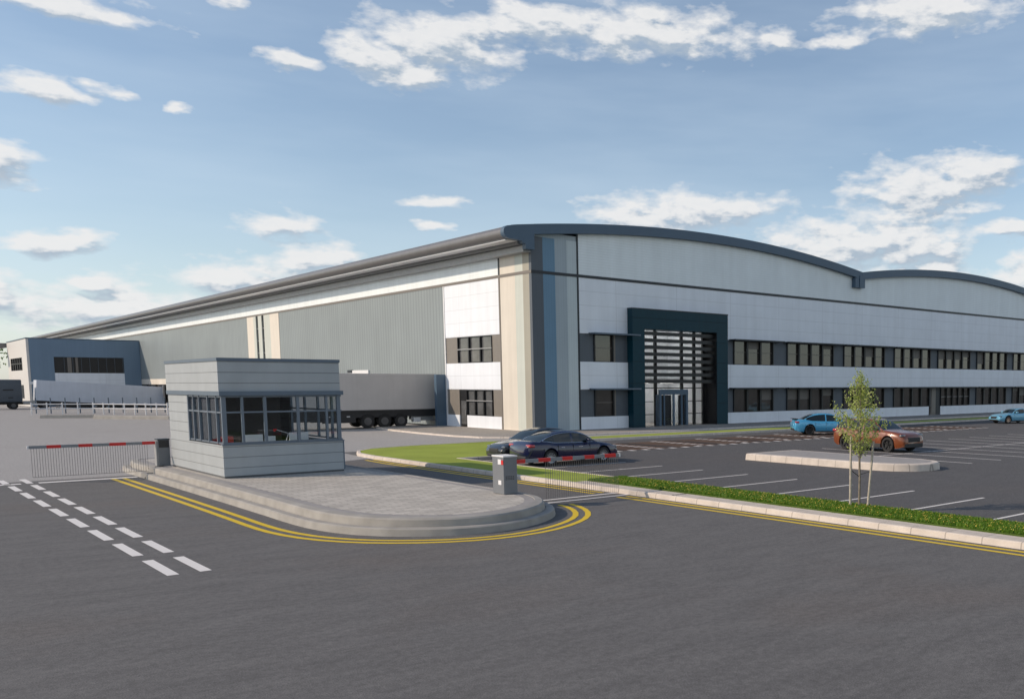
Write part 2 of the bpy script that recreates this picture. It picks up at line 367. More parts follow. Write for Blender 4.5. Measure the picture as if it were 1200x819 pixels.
# footpath round the warehouse
fp = [(29.6,71.2),(28.9,68.6),(28.35,65.),(28.0,60.),(28.0,55.),(28.5,52.2),(29.6,50.9),(31.4,50.35),(36.,50.3),(130.,50.3),(130.,55.6),(34.35,55.6),(34.35,71.2)]
mb = MB(); band(mb, fp, [(0,0),(.02,.08),(.05,.10),(.22,.104)]); struct(mb.build('footpath_kerb', M['kerb']))
struct(MB().sheet(offset_poly(fp,.22), .104).build('footpath', M['footpath']))
# central car-park island
ci = [(28.75,29.1),(28.75,22.3),(28.95,21.2),(29.5,20.5),(30.2,20.2),(31.0,20.35),(31.6,20.9),(31.9,21.9),(31.95,29.1)]
mb = MB(); band(mb, ci, [(0,0),(.02,.26),(.06,.295),(.28,.30)]); struct(mb.build('car_park_island_kerb', M['kerb'], smooth=40))
struct(MB().sheet(offset_poly(ci,.28), .30).build('car_park_island_pavement', M['kerb_grey']))
# bays
mb = MB()
for k in range(-3,9):
    y = 16.8+2.51*k; ribbon(mb, [(19.45,y),(24.15,y)], .11, .012)
for k in range(16):
    x = 34.3+2.4*k; ribbon(mb, [(x,20.9),(x,31.4)], .11, .012)
ribbon(mb, [(34.3,26.15),(72,26.15)], .11, .016)
struct(mb.build('parking_bay_road_marking', M['white_paint']))
struct(MB().sheet([(26.6,37.4),(63.5,37.4),(63.5,42.3),(26.6,42.3)], .012).build('block_paving', M['brown_blocks']))
mb = MB()
for r in range(11):
    x = 27.0+3.5*r
    for k in range(8): mb.sheet([(x-.16,37.95+.58*k),(x+.28,37.95+.58*k),(x+.28,38.22+.58*k),(x-.16,38.22+.58*k)], .016)
for k in range(41):
    x = 26.7+.9*k; mb.sheet([(x,37.0),(x+.32,37.0),(x+.32,37.5),(x,37.5)], .018)
struct(mb.build('block_paving_road_marking', M['white_paint']))
mb = MB()
for r in range(11):
    x = 27.0+3.5*r
    mb.sheet([(x+1.0,37.6),(x+1.5,37.6),(x+1.5,42.2),(x+1.0,42.2)], .015)
struct(mb.build('block_paving_dark_rows', M['black']))

# ------------------------------------------------------------------ grass verge blades (stuff)
def blades(name, x0,x1,y0,y1, n, h, mat_, w=.02, flowers=False):
    ys = y0+(y1-y0)*rng.random(n); xs = x0+(x1-x0)*rng.random(n); hh = h*(.45+.75*rng.random(n)); a = rng.random(n)*6.28; t = (rng.random(n)-.5)*.12; u=(rng.random(n)-.5)*.12
    V = np.zeros((n,3,3)); V[:,0] = np.c_[xs-w*np.cos(a), ys-w*np.sin(a), np.full(n,.17)]; V[:,1] = np.c_[xs+w*np.cos(a), ys+w*np.sin(a), np.full(n,.17)]
    V[:,2] = np.c_[xs+t, ys+u, .17+hh]
    me = bpy.data.meshes.new(name); me.from_pydata(V.reshape(-1,3).tolist(), [], [(3*i,3*i+1,3*i+2) for i in range(n)]); me.materials.append(mat_)
    o = bpy.data.objects.new(name, me); COL.objects.link(o); return o
g = blades('grass', 17.78,19.24,3.,25.55, 70000, .075, M['grass_blade']); tag(g, 'bright green grass on the verge beside the pale kerb', 'grass', kind='stuff')
n = 1500; vs=[]; fs=[]
yy = 3.+22.*rng.random(n)**.8; xx = 17.8+1.4*rng.random(n)
for i in range(n):
    z = .215+.035*random.random(); a = random.random()*6.3; r = .014+.012*random.random()
    vs += [(xx[i]+r*math.cos(a+k*1.57), yy[i]+r*math.sin(a+k*1.57), z+ (.012 if k%2 else -.004)) for k in range(4)]; fs.append((4*i,4*i+1,4*i+2,4*i+3))
me = bpy.data.meshes.new('flowers'); me.from_pydata(vs,[],fs); me.materials.append(M['flower']); o = bpy.data.objects.new('wild_flowers', me); COL.objects.link(o)
tag(o, 'tiny yellow flowers scattered through the grass verge', 'flowers', kind='stuff')

# ------------------------------------------------------------------ warehouse
XL, YF, ZB = 34.3, 55.5, .1
YB = 262.
W = empty('warehouse', (XL,YF,0), 'large white and grey distribution warehouse with curved twin roofs and a teal entrance portal', 'warehouse')
def roofz(x):
    c = 51.5 if x < 70.08 else 88.7
    return 15.32-.0040*(x-c)**2
# core walls (inside the cladding)
MB().box(XL+.35,107.4,YF+.6,YB,.0,11.0).build('core_wall', M['plinth'], W)
# arch roof
mb = MB()
def arch(xa, xb, y0, y1, dz0, dz1, n=40):
    xs = [xa+(xb-xa)*i/n for i in range(n+1)]
    vs = []
    for x in xs: z = roofz(min(max(x, xa+.001), xb-.001)); vs += [(x,y0,z+dz0),(x,y0,z+dz1),(x,y1,z+dz0),(x,y1,z+dz1)]
    fs = []
    for i in range(n):
        a=4*i; b=a+4; fs += [(a,b,b+1,a+1),(a+2,a+3,b+3,b+2),(a+1,b+1,b+3,a+3),(a,a+2,b+2,b)]
    fs += [(0,1,3,2),(4*n,4*n+2,4*n+3,4*n+1)]
    return vs, fs
vs, fs = arch(32.4,70.08,YF+.02,YB,-.32,-.05); mb.add(vs,fs); vs, fs = arch(70.10,107.3,YF+.02,YB,-.32,-.05); mb.add(vs,fs)
mb.build('roof', M['roof'], W, smooth=30)
# fascia along front arches
mb = MB()
vs, fs = arch(34.32,70.06,YF-.45,YF+.015,-.68,0.); mb.add(vs,fs); vs, fs = arch(70.08,107.5,YF-.45,YF+.015,-.68,0.); mb.add(vs,fs)
mb.build('fascia', M['fascia'], W, smooth=30)
mb = MB(); mb.box(69.0,69.55,YF-.45,YF-.02,12.45,13.35); mb.box(69.62,70.4,YF-.5,YF-.02,12.45,13.6); mb.build('valley_outlet', M['fascia'], W)
# eaves end plate: rounded nose + bracket
def nose_profile():
    c = (32.42,13.40); r = .42
    pts = [(32.62,13.88),(32.5,13.84)]+[(c[0]+r*math.cos(t)*1.0, c[1]+r*math.sin(t)) for t in [R(a) for a in range(95,268,12)]]
    return pts
prof = nose_profile()+[(33.35,12.93),(33.4,12.80),(33.62,12.76),(33.65,12.42),(34.32,12.42),(34.32,roofz(34.32)-.004),(33.6,roofz(33.6)-.004),(33.0,roofz(33.0)-.004)]
n = len(prof); mb = MB()
vs = [(x,YF-.45,z) for x,z in prof]+[(x,YF-.02,z) for x,z in prof]; mb.add(vs,[tuple(range(n)),tuple(reversed(range(n,2*n)))]+[(i,n+i,n+(i+1)%n,(i+1)%n) for i in range(n)])
mb.build('eaves_end_plate', M['fascia'], W)
# long eaves bullnose
prof = nose_profile(); n = len(prof); mb = MB()
vs = [(x+.03,YF-.02,z-.03) for x,z in prof]+[(x+.03,YB,z-.03) for x,z in prof]; mb.add(vs,[(i,n+i,n+i+1,i+1) for i in range(n-1)])
mb.build('eaves_bullnose', M['silver'], W, smooth=50)
mb = MB(); mb.add([(32.42,YF-.01,12.96),(33.3,YF-.01,12.93),(33.3,YB,12.93),(32.42,YB,12.96)],[(0,1,2,3)]); mb.box(32.36,32.5,YF,YB,12.90,12.98); mb.build('eaves_soffit', M['white_gloss'], W)
mb = MB(); mb.box(33.3,34.28,YF+.02,YB,12.75,13.6); mb.build('eaves_recess', M['soffit'], W)
mb = MB(); mb.box(33.72,34.29,YF+.02,YB,12.3,12.72); mb.build('eaves_box_gutter', M['galv'], W)
# ---- left (sunlit) facade
def lbox(y0,y1,z0,z1,name,m,d=0.,t=.3,p=W): return box(name, m, p, XL-d, XL+t, y0, y1, z0, z1)
yst = [YF,56.62,57.65,59.74]
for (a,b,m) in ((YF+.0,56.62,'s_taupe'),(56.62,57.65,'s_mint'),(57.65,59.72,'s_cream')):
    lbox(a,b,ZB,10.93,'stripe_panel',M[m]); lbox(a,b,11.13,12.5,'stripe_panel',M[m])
lbox(YF,YB,10.93,11.13,'horizontal_trim',M['brown_trim'],.03)
lbox(59.72,59.90,ZB,10.93,'vertical_trim',M['brown_trim'],.03); lbox(59.72,59.90,11.13,12.5,'vertical_trim',M['trim'],.03)
lbox(59.90,YB,11.13,12.5,'upper_wall',M['ribbed'])
lbox(59.90,68.2,6.95,10.93,'wall_panel',M['panel']); lbox(59.90,68.2,2.96,4.96,'wall_panel',M['panel']); lbox(59.90,65.1,ZB,1.0,'wall_panel',M['panel']); lbox(66.3,68.2,ZB,1.0,'wall_panel',M['panel'])
lbox(68.2,68.34,ZB,10.93,'vertical_trim',M['white_gloss'],.04)
lbox(68.34,105.8,ZB,10.93,'ribbed_wall',M['vrib']); lbox(116.4,YB,4.1,10.93,'ribbed_wall',M['vrib']); lbox(116.4,YB,3.3,4.1,'dock_band',M['cream'],.02); lbox(116.4,YB,ZB,3.3,'dock_wall',M['infill_side'],-.25,.34)
# pilaster bay
for (a,b,m) in ((105.8,108.6,'cream'),(108.6,110.6,'s_mint'),(111.35,112.55,'s_mint'),(113.3,114.1,'s_mint'),(114.1,116.4,'cream')):
    lbox(a,b,ZB,10.93,'pilaster_panel',M[m],.03)
for a,b in ((110.6,111.35),(112.55,113.3)):
    w_ = lbox(a,b,ZB,10.93,'slot_window',M['frame'],-.1,.3)
    for k in range(1,8): box('transom', M['galv'], w_, XL+.02, XL+.12, a, b, 1.36*k, 1.36*k+.06)
# office windows left facade
def side_window(y0,y1,z0,z1,cols,tr=None,name='window'):
    w_ = MB(); w_.box(XL+.02,XL+.24,y0,y1,z1-.07,z1); w_.box(XL+.02,XL+.24,y0,y1,z0,z0+.07)
    for k in range(cols+1):
        y = y0+(y1-y0)*k/cols; w_.box(XL-.02,XL+.2,max(y0,y-.07),min(y1,y+.07),z0+.07,z1-.07)
    f = w_.build(name, M['frame'], W)
    if tr: box('transom', M['galv'], f, XL-.03, XL-.0, y0, y1, tr-.035, tr+.035)
    box('pane', M['glass_side'], f, XL+.12, XL+.14, y0+.02, y1-.02, z0+.02, z1-.02); return f
for z0,z1 in ((4.96,6.95),(1.0,2.96)):
    ya, yb = (61.1,66.3)
    lbox(59.9,ya,z0,z1,'infill_panel',M['infill_side'],-.04); lbox(yb,68.2,z0,z1,'infill_panel',M['infill_side'],-.04)
side_window(61.1,66.3,4.96,6.95,3,6.0); side_window(61.2,65.1,1.0,2.96,3,2.12)
d_ = MB().box(XL+.1,XL+.2,65.12,66.28,.12,2.94).build('door', M['frame'], W); box('door_glass', M['glass_side'], d_, XL+.06,XL+.09,65.3,66.1,.3,2.1); box('handle', M['galv'], d_, XL-.0,XL+.06,65.3,65.35,1.0,1.4)
# white dock canopy vent bar on wall, no lamp
lv = MB().box(XL-.12,XL-.0,82.9,87.5,4.28,4.62).build('wall_fitting', M['white_gloss'], W); box('bracket', M['trim'], lv, XL-.16,XL-.0,86.5,87.52,4.40,4.66)
# dock doors in the dock wall
for k in range(12):
    y = 119.+5.2*k
    dd = MB().box(XL-.08,XL+.05,y,y+3.2,.9,3.28).build('dock_door', M['frame'], W)
    if k < 8: box('dock_shelter_pad', M['galv'], dd, XL-.3,XL-.08,y-.18,y+.0,.9,3.2)
# dock shelter wall by office
box('dock_side_wall', M['fascia'], W, 33.5,34.28,68.35,68.75,ZB,4.12)
# ---- front (shaded) facade
def fbox(x0,x1,z0,z1,name,m,d=0.,t=.3,p=W): return box(name, m, p, x0, x1, YF-d, YF+t, z0, z1)
for (a,b,m) in ((XL,35.21,'s_slate'),(35.21,36.18,'s_blue'),(36.18,37.16,'s_grey'),(37.16,37.98,'s_pale')):
    e = .003 if a == XL else 0.
    fbox(a-e,b,ZB,10.93,'stripe_panel',M[m],.003); fbox(a-e,b,11.13,13.4,'stripe_panel',M[m],.003)
fbox(XL,107.3,10.93,11.13,'horizontal_trim',M['trim'],.033)
fbox(37.98,38.12,ZB,10.93,'vertical_trim',M['trim'],.03); fbox(37.98,38.12,11.13,14.0,'vertical_trim',M['trim'],.03)
mb = MB()
xs = [38.12+(107.3-38.12)*i/80 for i in range(81)]
vs=[]; 
for x in xs: z = max(12.5, roofz(x)-.2); vs += [(x,YF,11.13),(x,YF,z)]
mb.add(vs,[(2*i,2*i+2,2*i+3,2*i+1) for i in range(80)])
mb.build('gable_wall', M['ribbed'], W)
vs2 = [(XL,YF+.05,11.1),(XL,YF+.05,roofz(XL)-.1),(38.2,YF+.05,roofz(38.2)-.1),(38.2,YF+.05,11.1)]
MB().add(vs2,[(0,1,2,3)]) 
mb = MB(); mb.box(XL+.02,38.1,YF+.02,YF+.3,13.0,13.75); mb.build('gable_infill', M['s_grey'], W)
PX0, PX1 = 42.42, 52.2
fbox(38.12,PX0,7.0,10.93,'wall_panel',M['panel']); fbox(PX0,PX1,8.9,10.93,'wall_panel',M['panel']); fbox(PX1,107.3,7.0,10.93,'wall_panel',M['panel'])
for a,b in ((38.12,PX0),(PX1,82.2),(84.4,107.3)):
    fbox(a,b,ZB,1.0,'wall_panel',M['panel'])
for a,b in ((38.12,PX0),(PX1,107.3)):
    fbox(a,b,2.98,4.98,'wall_panel',M['panel'])
def front_window(x0,x1,z0,z1,cols,tr=None,thin=False):
    hw = .035 if thin else .10
    w_ = MB(); w_.box(x0,x1,YF+.0,YF+.24,z1-.08,z1); w_.box(x0,x1,YF+.0,YF+.24,z0,z0+.06)
    for k in range(cols+1):
        x = x0+(x1-x0)*k/cols; w_.box(max(x0,x-hw),min(x1,x+hw),YF-.06,YF+.2,z0+.06,z1-.08)
    f = w_.build('window', M['frame'], W)
    if tr: box('transom', M['galv'] if thin else M['brown_trim'], f, x0+.03,x1-.03, YF+.06, YF+.09, tr-.02, tr+.02)
    box('pane', M['glass'], f, x0+.02,x1-.02,YF+.12,YF+.14,z0+.02,z1-.02)
    if x0 > 50 and not thin:
        for k in range(cols):
            if random.random() < .45:
                a = x0+(x1-x0)*k/cols+.1; b = x0+(x1-x0)*(k+1)/cols-.1; h = random.choice((.35,.6,.9,1.3))
                box('blind', M['blind'], f, a,b,YF+.112,YF+.119,z1-.08-h,z1-.09)
    return f
bays = [(53.44,58.25,3),(60.,66.4,4),(67.9,74.3,4),(75.9,82.3,4),(83.7,90.1,4),(91.5,98.1,4),(99.6,106.2,4)]
edges = [PX1]+[v for b in bays for v in b[:2]]+[107.3]
for z0,z1 in ((4.98,7.0),(1.0,2.98)):
    for i in range(0,len(edges),2):
        a,b = edges[i],edges[i+1]
        if z0 < 2 and abs(b-83.7) < .01: fbox(a,82.55,z0,z1,'infill_panel',M['infill'],-.05); continue
        fbox(a,b,z0,z1,'infill_panel',M['infill'],-.05)
    for j,(a,b,c) in enumerate(bays):
        if z0 < 2 and j == 4: front_window(84.4,90.1,z0,z1,5,2.0,True)
        else: front_window(a,b,z0,z1,c,(z0+1.05) if z0>2 else None)
    fbox(38.12,39.35,z0,z1,'infill_panel',M['infill'],-.05); fbox(41.25,PX0,z0,z1,'infill_panel',M['infill'],-.05)
    f = front_window(39.35,41.1,z0,z1,1,z0+1.02); box('light_jamb', M['brown_trim'], W, 41.1,41.25,YF-.02,YF+.2,z0,z1)
# side door/louvre in front facade
fd = MB().box(82.55,83.5,YF+.02,YF+.2,ZB,2.98).build('door', M['brown_trim'], W); box('louvre', M['infill_side'], fd, 82.65,83.4,YF-.02,YF+.01,.3,2.8)
fbox(83.5,84.4,ZB,2.98,'infill_panel',M['trim'],-.04)
# sun shades
for z in (7.02,3.02):
    rs = [(38.9,43.1)]+[(a-.5,b+.7) for a,b,c in bays]
    for a,b in rs:
        mb = MB(); mb.box(a,b,YF-.75,YF-.68,z-.06,z+.05); mb.box(a,b,YF-.14,YF-.05,z-.04,z+.04)
        for k in range(5): mb.box(a+.02,b-.02,YF-.60+.11*k,YF-.54+.11*k,z-.02,z+.02)
        nn = max(2,int((b-a)/1.6))
        for k in range(nn+1):
            x = a+(b-a-.05)*k/nn; mb.box(x,x+.05,YF-.68,YF-.01,z-.05,z+.045)
        mb.build('sun_shade', M['guard_trim'] if a < 40 else M['trim'], W)
# ---- entrance portal
pt = 55.5-.62
mb = MB(); OX0,OX1,OZ = 43.95-.4,50.98,7.5
mb.box(PX0,OX0,pt,YF+1.0,ZB,8.95); mb.box(OX1,PX1,pt,YF+1.0,ZB,8.95); mb.box(OX0,OX1,pt,YF+1.0,OZ,8.95)
portal = mb.build('entrance_portal', M['portal'], W)
box('reveal', M['portal_in'], portal, OX0+.001,OX0+.03,pt+.05,YF+1.0,ZB,OZ-.003); box('reveal', M['portal_in'], portal, OX1-.03,OX1-.002,pt+.02,YF+1.0,ZB,OZ-.003)
mb = MB()
mb.box(PX0-.02,PX1+.02,pt-.02,YF+.05,8.951,9.03)
mb.build('coping', M['trim'], portal)
GY = 56.35
mb = MB()
xm = [43.6,44.3,45.6,48.72,50.2,50.95]
for x in (43.62,44.28,45.72,48.42,49.75,50.75): mb.box(x-.1,x+.1,GY-.12,GY+.08,ZB,OZ)
for z in (2.0,1.0): 
    mb.box(43.6,45.6,GY-.04,GY+.03,z-.03,z+.03); mb.box(48.6,50.9,GY-.04,GY+.03,z-.03,z+.03)
mb.box(43.6,50.95,GY-.05,GY+.04,3.02,3.10)
wf = mb.build('curtain_wall_frame', M['frame'], W)
box('pane', M['foyer_glass'], wf, 43.6,50.95,GY,GY+.012,ZB,OZ-.01)
mb = MB()
for k in range(8):
    z = 7.22-.52*k; mb.box(43.56,50.95,pt+.35,pt+.62,z-.14,z+.13)
mb.build('louvre_blades', M['frame'], W)
# revolving lobby box
lb = MB(); lb.box(45.65,48.6,GY-.62,GY-.45,2.55,2.95); lb.box(45.65,45.85,GY-.6,GY-.02,ZB,2.55); lb.box(48.4,48.6,GY-.6,GY-.02,ZB,2.55); lb.box(47.05,47.2,GY-.6,GY-.5,ZB,2.55); lb.box(47.9,48.02,GY-.6,GY-.5,ZB,2.55); lb.box(46.1,46.2,GY-.6,GY-.5,ZB,2.55)
lobby = lb.build('entrance_lobby', M['fascia'], W); lobby['label'] = 'dark framed entrance lobby with double doors'
box('door_leaf', M['clear'], lobby, 45.86,47.04,GY-.57,GY-.55,ZB+.02,2.5); box('door_leaf', M['clear'], lobby, 47.21,48.39,GY-.57,GY-.55,ZB+.02,2.5)
box('lobby_dark_backing', M['portal_in'], lobby, 45.87,47.0,GY-.4,GY-.36,ZB+.02,2.5); box('lobby_dark_backing', M['portal_in'], lobby, 47.75,48.38,GY-.4,GY-.36,ZB+.02,2.5)  # black backing panels added behind the doors to darken the lobby interior
# foyer interior
mb = MB(); mb.box(43.4,51.2,GY+5.,GY+5.1,ZB,8.6); mb.box(43.3,43.4,GY+.1,GY+5.,ZB,8.6); mb.box(51.2,51.3,GY+.1,GY+5,ZB,8.6); mb.box(43.4,51.2,GY+.1,GY+5,8.5,8.6); mb.box(43.4,51.2,GY+2.6,GY+5,3.5,3.8)
mb.build('foyer_wall', M['foyer_wall'], W); box('foyer_floor', M['foyer_floor'], W, 43.4,51.2,GY+.1,GY+5.,.06,.11)
for zz in (3.48,8.48):
    for x in (44.6,47.2,49.8): box('ceiling_lamp', M['lamp'], W, x-.5,x+.5,GY+3.2,GY+3.8,zz-.04,zz-.0)
for x in (44.2,46.9,49.6):
    box('ceiling_lamp', M['lamp'], W, x-.15,x+.15,GY+.7,GY+2.3,8.44,8.49)
# cut note: core wall starts behind the foyer
core = [c for c in W.children if c.name.startswith('core_wall')][0]
bpy.data.objects.remove(core)
MB().box(XL+.35,43.2,YF+.4,YB,.0,11.0).box(51.4,107.2,YF+.4,YB,.0,11.0).box(43.2,51.4,GY+5.3,YB,.0,11.0).build('core_wall', M['plinth'], W)
MB().box(XL+.4,107.0,YB-.5,YB,11.0,12.5).box(107.0,107.3,YF+.3,YB,ZB,12.9).build('rear_wall', M['vrib'], W)

# ------------------------------------------------------------------ dock office block
BY = 169.3; BX = 20.55
B = empty('office_block', (BX,BY,0), 'steel blue two storey dock office with a long ribbon window, joined to the warehouse side', 'office block')
mb = MB(); mb.box(BX+.02,23.4,BY,BY+.3,.05,9.95); mb.box(32.1,34.28,BY,BY+.3,.05,9.95); mb.box(23.4,32.1,BY,BY+.3,7.35,9.95); mb.build('blue_wall', M['blue_clad'], B)
box('ribbon_window', M['frame'], B, 23.4,32.1,BY+.14,BY+.2,5.0,7.35)
mb = MB()
for k in range(8): x = 24.6+k*1.05; mb.box(x,x+.06,BY+.06,BY+.14,5.05,7.3)
fr = mb.build('ribbon_window_frame', M['infill'], B)
mb = MB(); mb.box(25.0,25.5,BY+.02,BY+.1,5.05,7.3); mb.box(26.0,26.3,BY+.02,BY+.1,5.05,7.3); mb.build('brown_blind', M['brown_trim'], B)
box('pale_wall', M['panel'], B, 23.4,32.1,BY+.05,BY+.3,.05,5.0)
mb = MB(); mb.box(BX-.3,BX,BY-.003,BY+20.5,7.3,9.9); mb.box(BX-.3,BX,BY-.003,BY+20.5,.05,5.4); mb.box(BX-.3,BX,BY-.003,BY+5.,5.4,7.3); mb.box(BX-.3,BX,BY+17.3,BY+20.5,5.4,7.3); mb.build('white_wall', M['white_clad'], B)
wn = MB()
for k in range(6): y = BY+5.+2.38*k; wn.box(BX-.32,BX-.1,y,y+.35,5.4,7.3)
wn.box(BX-.32,BX-.1,BY+5,BY+17.3,6.35,6.5); wo = wn.build('side_window', M['frame'], B); box('pane', M['glass_side'], wo, BX-.15,BX-.12,BY+5,BY+17.3,5.4,7.3)
box('lower_side_window', M['frame'], B, BX-.33,BX-.1,BY+5.2,BY+12.,1.2,3.2)
box('roof_coping', M['fascia'], B, BX-.35,34.28,BY-.06,BY+20.6,9.95,10.08)
box('rear_wall', M['white_clad'], B, BX,34.2,BY+20.,BY+20.4,.05,9.9)
box('rear_canopy', M['silver'], B, 15.5,20.3,BY+21.,BY+45.,9.2,9.9)
box('wall_fitting', M['white_gloss'], B, BX-.2,BX+.5,BY-.15,BY-.02,3.3,3.7)  # white wall light at the block corner

# ------------------------------------------------------------------ guardhouse
GX0,GX1,GY0,GY1 = 8.67,12.45,32.5,38.9
Gd = empty('guardhouse', (GX0,GY0,ZI), 'small grey plank clad guardhouse with wraparound windows standing on the paved island', 'guardhouse')
zb, zs, zh, zt = ZI, 1.43, 3.02, 4.12
mb = MB(); mb.box(GX0,GX1,GY0,GY0+.12,zb+.06,zs); mb.box(GX0+.002,GX0+.12,GY0+.12,GY1,zb+.06,zs); mb.box(GX1-.12,GX1-.002,GY0+.12,GY1,zb+.06,zs); mb.box(GX0,GX1,GY1-.12,GY1+.003,zb+.06,zs)
mb.box(GX0+.002,GX0+.12,36.4,GY1-.003,zs,zh); mb.box(GX1-.12,GX1-.002,37.4,GY1-.003,zs,zh); mb.box(GX0+.12,GX1-.12,GY1-.12,GY1,zs,zh); mb.build('lower_wall', M['guard'], Gd)
e=.0; mb = MB(); mb.box(GX0-.04,GX1-.06,GY0-.02,GY1,zh+.14,zt); mb.build('parapet_wall', M['guard'], Gd)
box('roof_coping', M['guard_trim'], Gd, GX0-.06,GX1-.04,GY0-.05,GY1+.03,zt,zt+.10)
box('canopy_band', M['guard_trim'], Gd, GX0-.05,GX1+.02,GY0-.10,GY1+.03,zh,zh+.14)
box('plinth', M['plinth'], Gd, GX0+.02,GX1-.02,GY0+.02,GY1-.02,zb-.02,zb+.06)
box('corner_trim', M['guard_trim'], Gd, GX1-.02,GX1+.012,GY0-.012,GY0+.05,zb+.06,zs)
box('window_sill', M['guard_frame'], Gd, GX0-.02,GX1+.02,GY0-.03,GY0+.11,zs,zs+.04)
def gwin(kind, a, b, fixed, posts, name='window'):
    mb = MB(); f0, f1 = fixed
    def bx(u0,u1,z0,z1,e=0.):
        if kind == 'x': mb.box(u0,u1,f0-e,f1,z0,z1)
        else: mb.box(f0-e,f1,u0,u1,z0,z1)
    for p,w in posts: bx(p-w/2,p+w/2,zs+.04,zh,.02)
    bx(a,b,zs+.04,zs+.09); bx(a,b,zh-.06,zh); bx(a,b,2.46,2.51,.01)
    fr = mb.build(name, M['guard_frame'], Gd)
    mm = (f0+f1)/2
    if kind == 'x': box('pane', M['clear'], fr, a+.02,b-.02,mm-.004,mm+.004,zs+.05,zh-.01)
    else: box('pane', M['clear'], fr, mm-.004,mm+.004,a+.02,b-.02,zs+.05,zh-.01)
    return fr
gwin('x', GX0+.02, GX1-.02, (GY0+.02,GY0+.09), [(GX0+.09,.13),(9.30,.07),(9.98,.09),(11.0,.09),(11.93,.07),(GX1-.12,.12)])
gwin('y', GY0+.1, 36.4, (GX0+.02,GX0+.08), [(33.05,.06),(34.0,.06),(35.0,.06),(35.7,.06),(36.35,.1)])
gwin('y', GY0+.1, 37.4, (GX1-.08,GX1-.02), [(33.3,.07),(34.6,.07),(35.9,.07),(37.35,.1)])
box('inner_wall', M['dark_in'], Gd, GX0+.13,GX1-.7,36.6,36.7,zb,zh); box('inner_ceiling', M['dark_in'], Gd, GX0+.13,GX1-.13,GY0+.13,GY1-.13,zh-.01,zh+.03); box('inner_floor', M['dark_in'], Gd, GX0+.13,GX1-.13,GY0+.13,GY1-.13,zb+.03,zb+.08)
# furniture inside
dk = empty('desk', (10.2,33.2,ZI), 'wooden counter behind the guardhouse front windows', 'desk')
M['desk'] = mat('desk_wood', (.16,.13,.07), .6, noise=.2, nscale=5)
box('desk_top', M['desk'], dk, 9.0,12.1,32.75,33.5,1.36,1.40); 
for x in (9.1,12.0): box('leg', M['galv'], dk, x-.03,x+.03,32.9,33.4,ZI+.09,1.36)
def monitor(x, y, w, h, label, rz=0.):
    t = empty('monitor', (x,y,1.40), label, 'monitor', 'monitors on the guardhouse desk')
    MB().box(x-w/2,x+w/2,y-.03,y+.03,1.46,1.46+h,0,.01).build('screen_housing', M['white_gloss'], t); box('stand', M['galv'], t, x-.04,x+.04,y-.02,y+.05,1.40,1.50); box('foot', M['galv'], t, x-.12,x+.12,y-.08,y+.1,1.401,1.415)
monitor(9.72,32.95,.55,.27,'wide pale grey monitor at the left end of the guardhouse counter'); monitor(10.25,33.0,.30,.20,'small pale monitor between the wide monitor and the lamp'); monitor(11.15,33.0,.62,.30,'pale grey monitor nearest the open right windows of the guardhouse')
lp = empty('desk_lamp', (10.75,33.1,1.40), 'thin white angled desk lamp on the guardhouse counter', 'lamp')
MB().tube((10.75,33.1,1.41),(10.85,33.1,1.72),.012).build('stem', M['white_gloss'], lp); MB().tube((10.85,33.1,1.72),(10.45,33.05,1.87),.012).build('arm', M['white_gloss'], lp); MB().tube((10.47,33.05,1.88),(10.38,33.03,1.84),.02,r2=.05).build('lamp_shade', M['red'], lp); MB().tube((10.75,33.1,1.4),(10.75,33.1,1.42),.07,12).build('base', M['white_gloss'], lp)
ch = empty('office_chair', (9.3,34.3,ZI), 'red padded office chair seen through the left window of the guardhouse', 'chair')
MB().box(9.05,9.55,34.05,34.55,.85,.93,0,.03).build('seat', M['red'], ch); MB().box(9.05,9.55,34.5,34.57,1.0,1.62,0,.03).build('backrest', M['red'], ch); MB().tube((9.3,34.3,.46),(9.3,34.3,.86),.03).build('post', M['black'], ch)
mb = MB()
for k in range(5): a = k*1.2566; mb.tube((9.3,34.3,.50),(9.3+.26*math.cos(a),34.3+.26*math.sin(a),.48),.02)
mb.build('base', M['black'], ch)

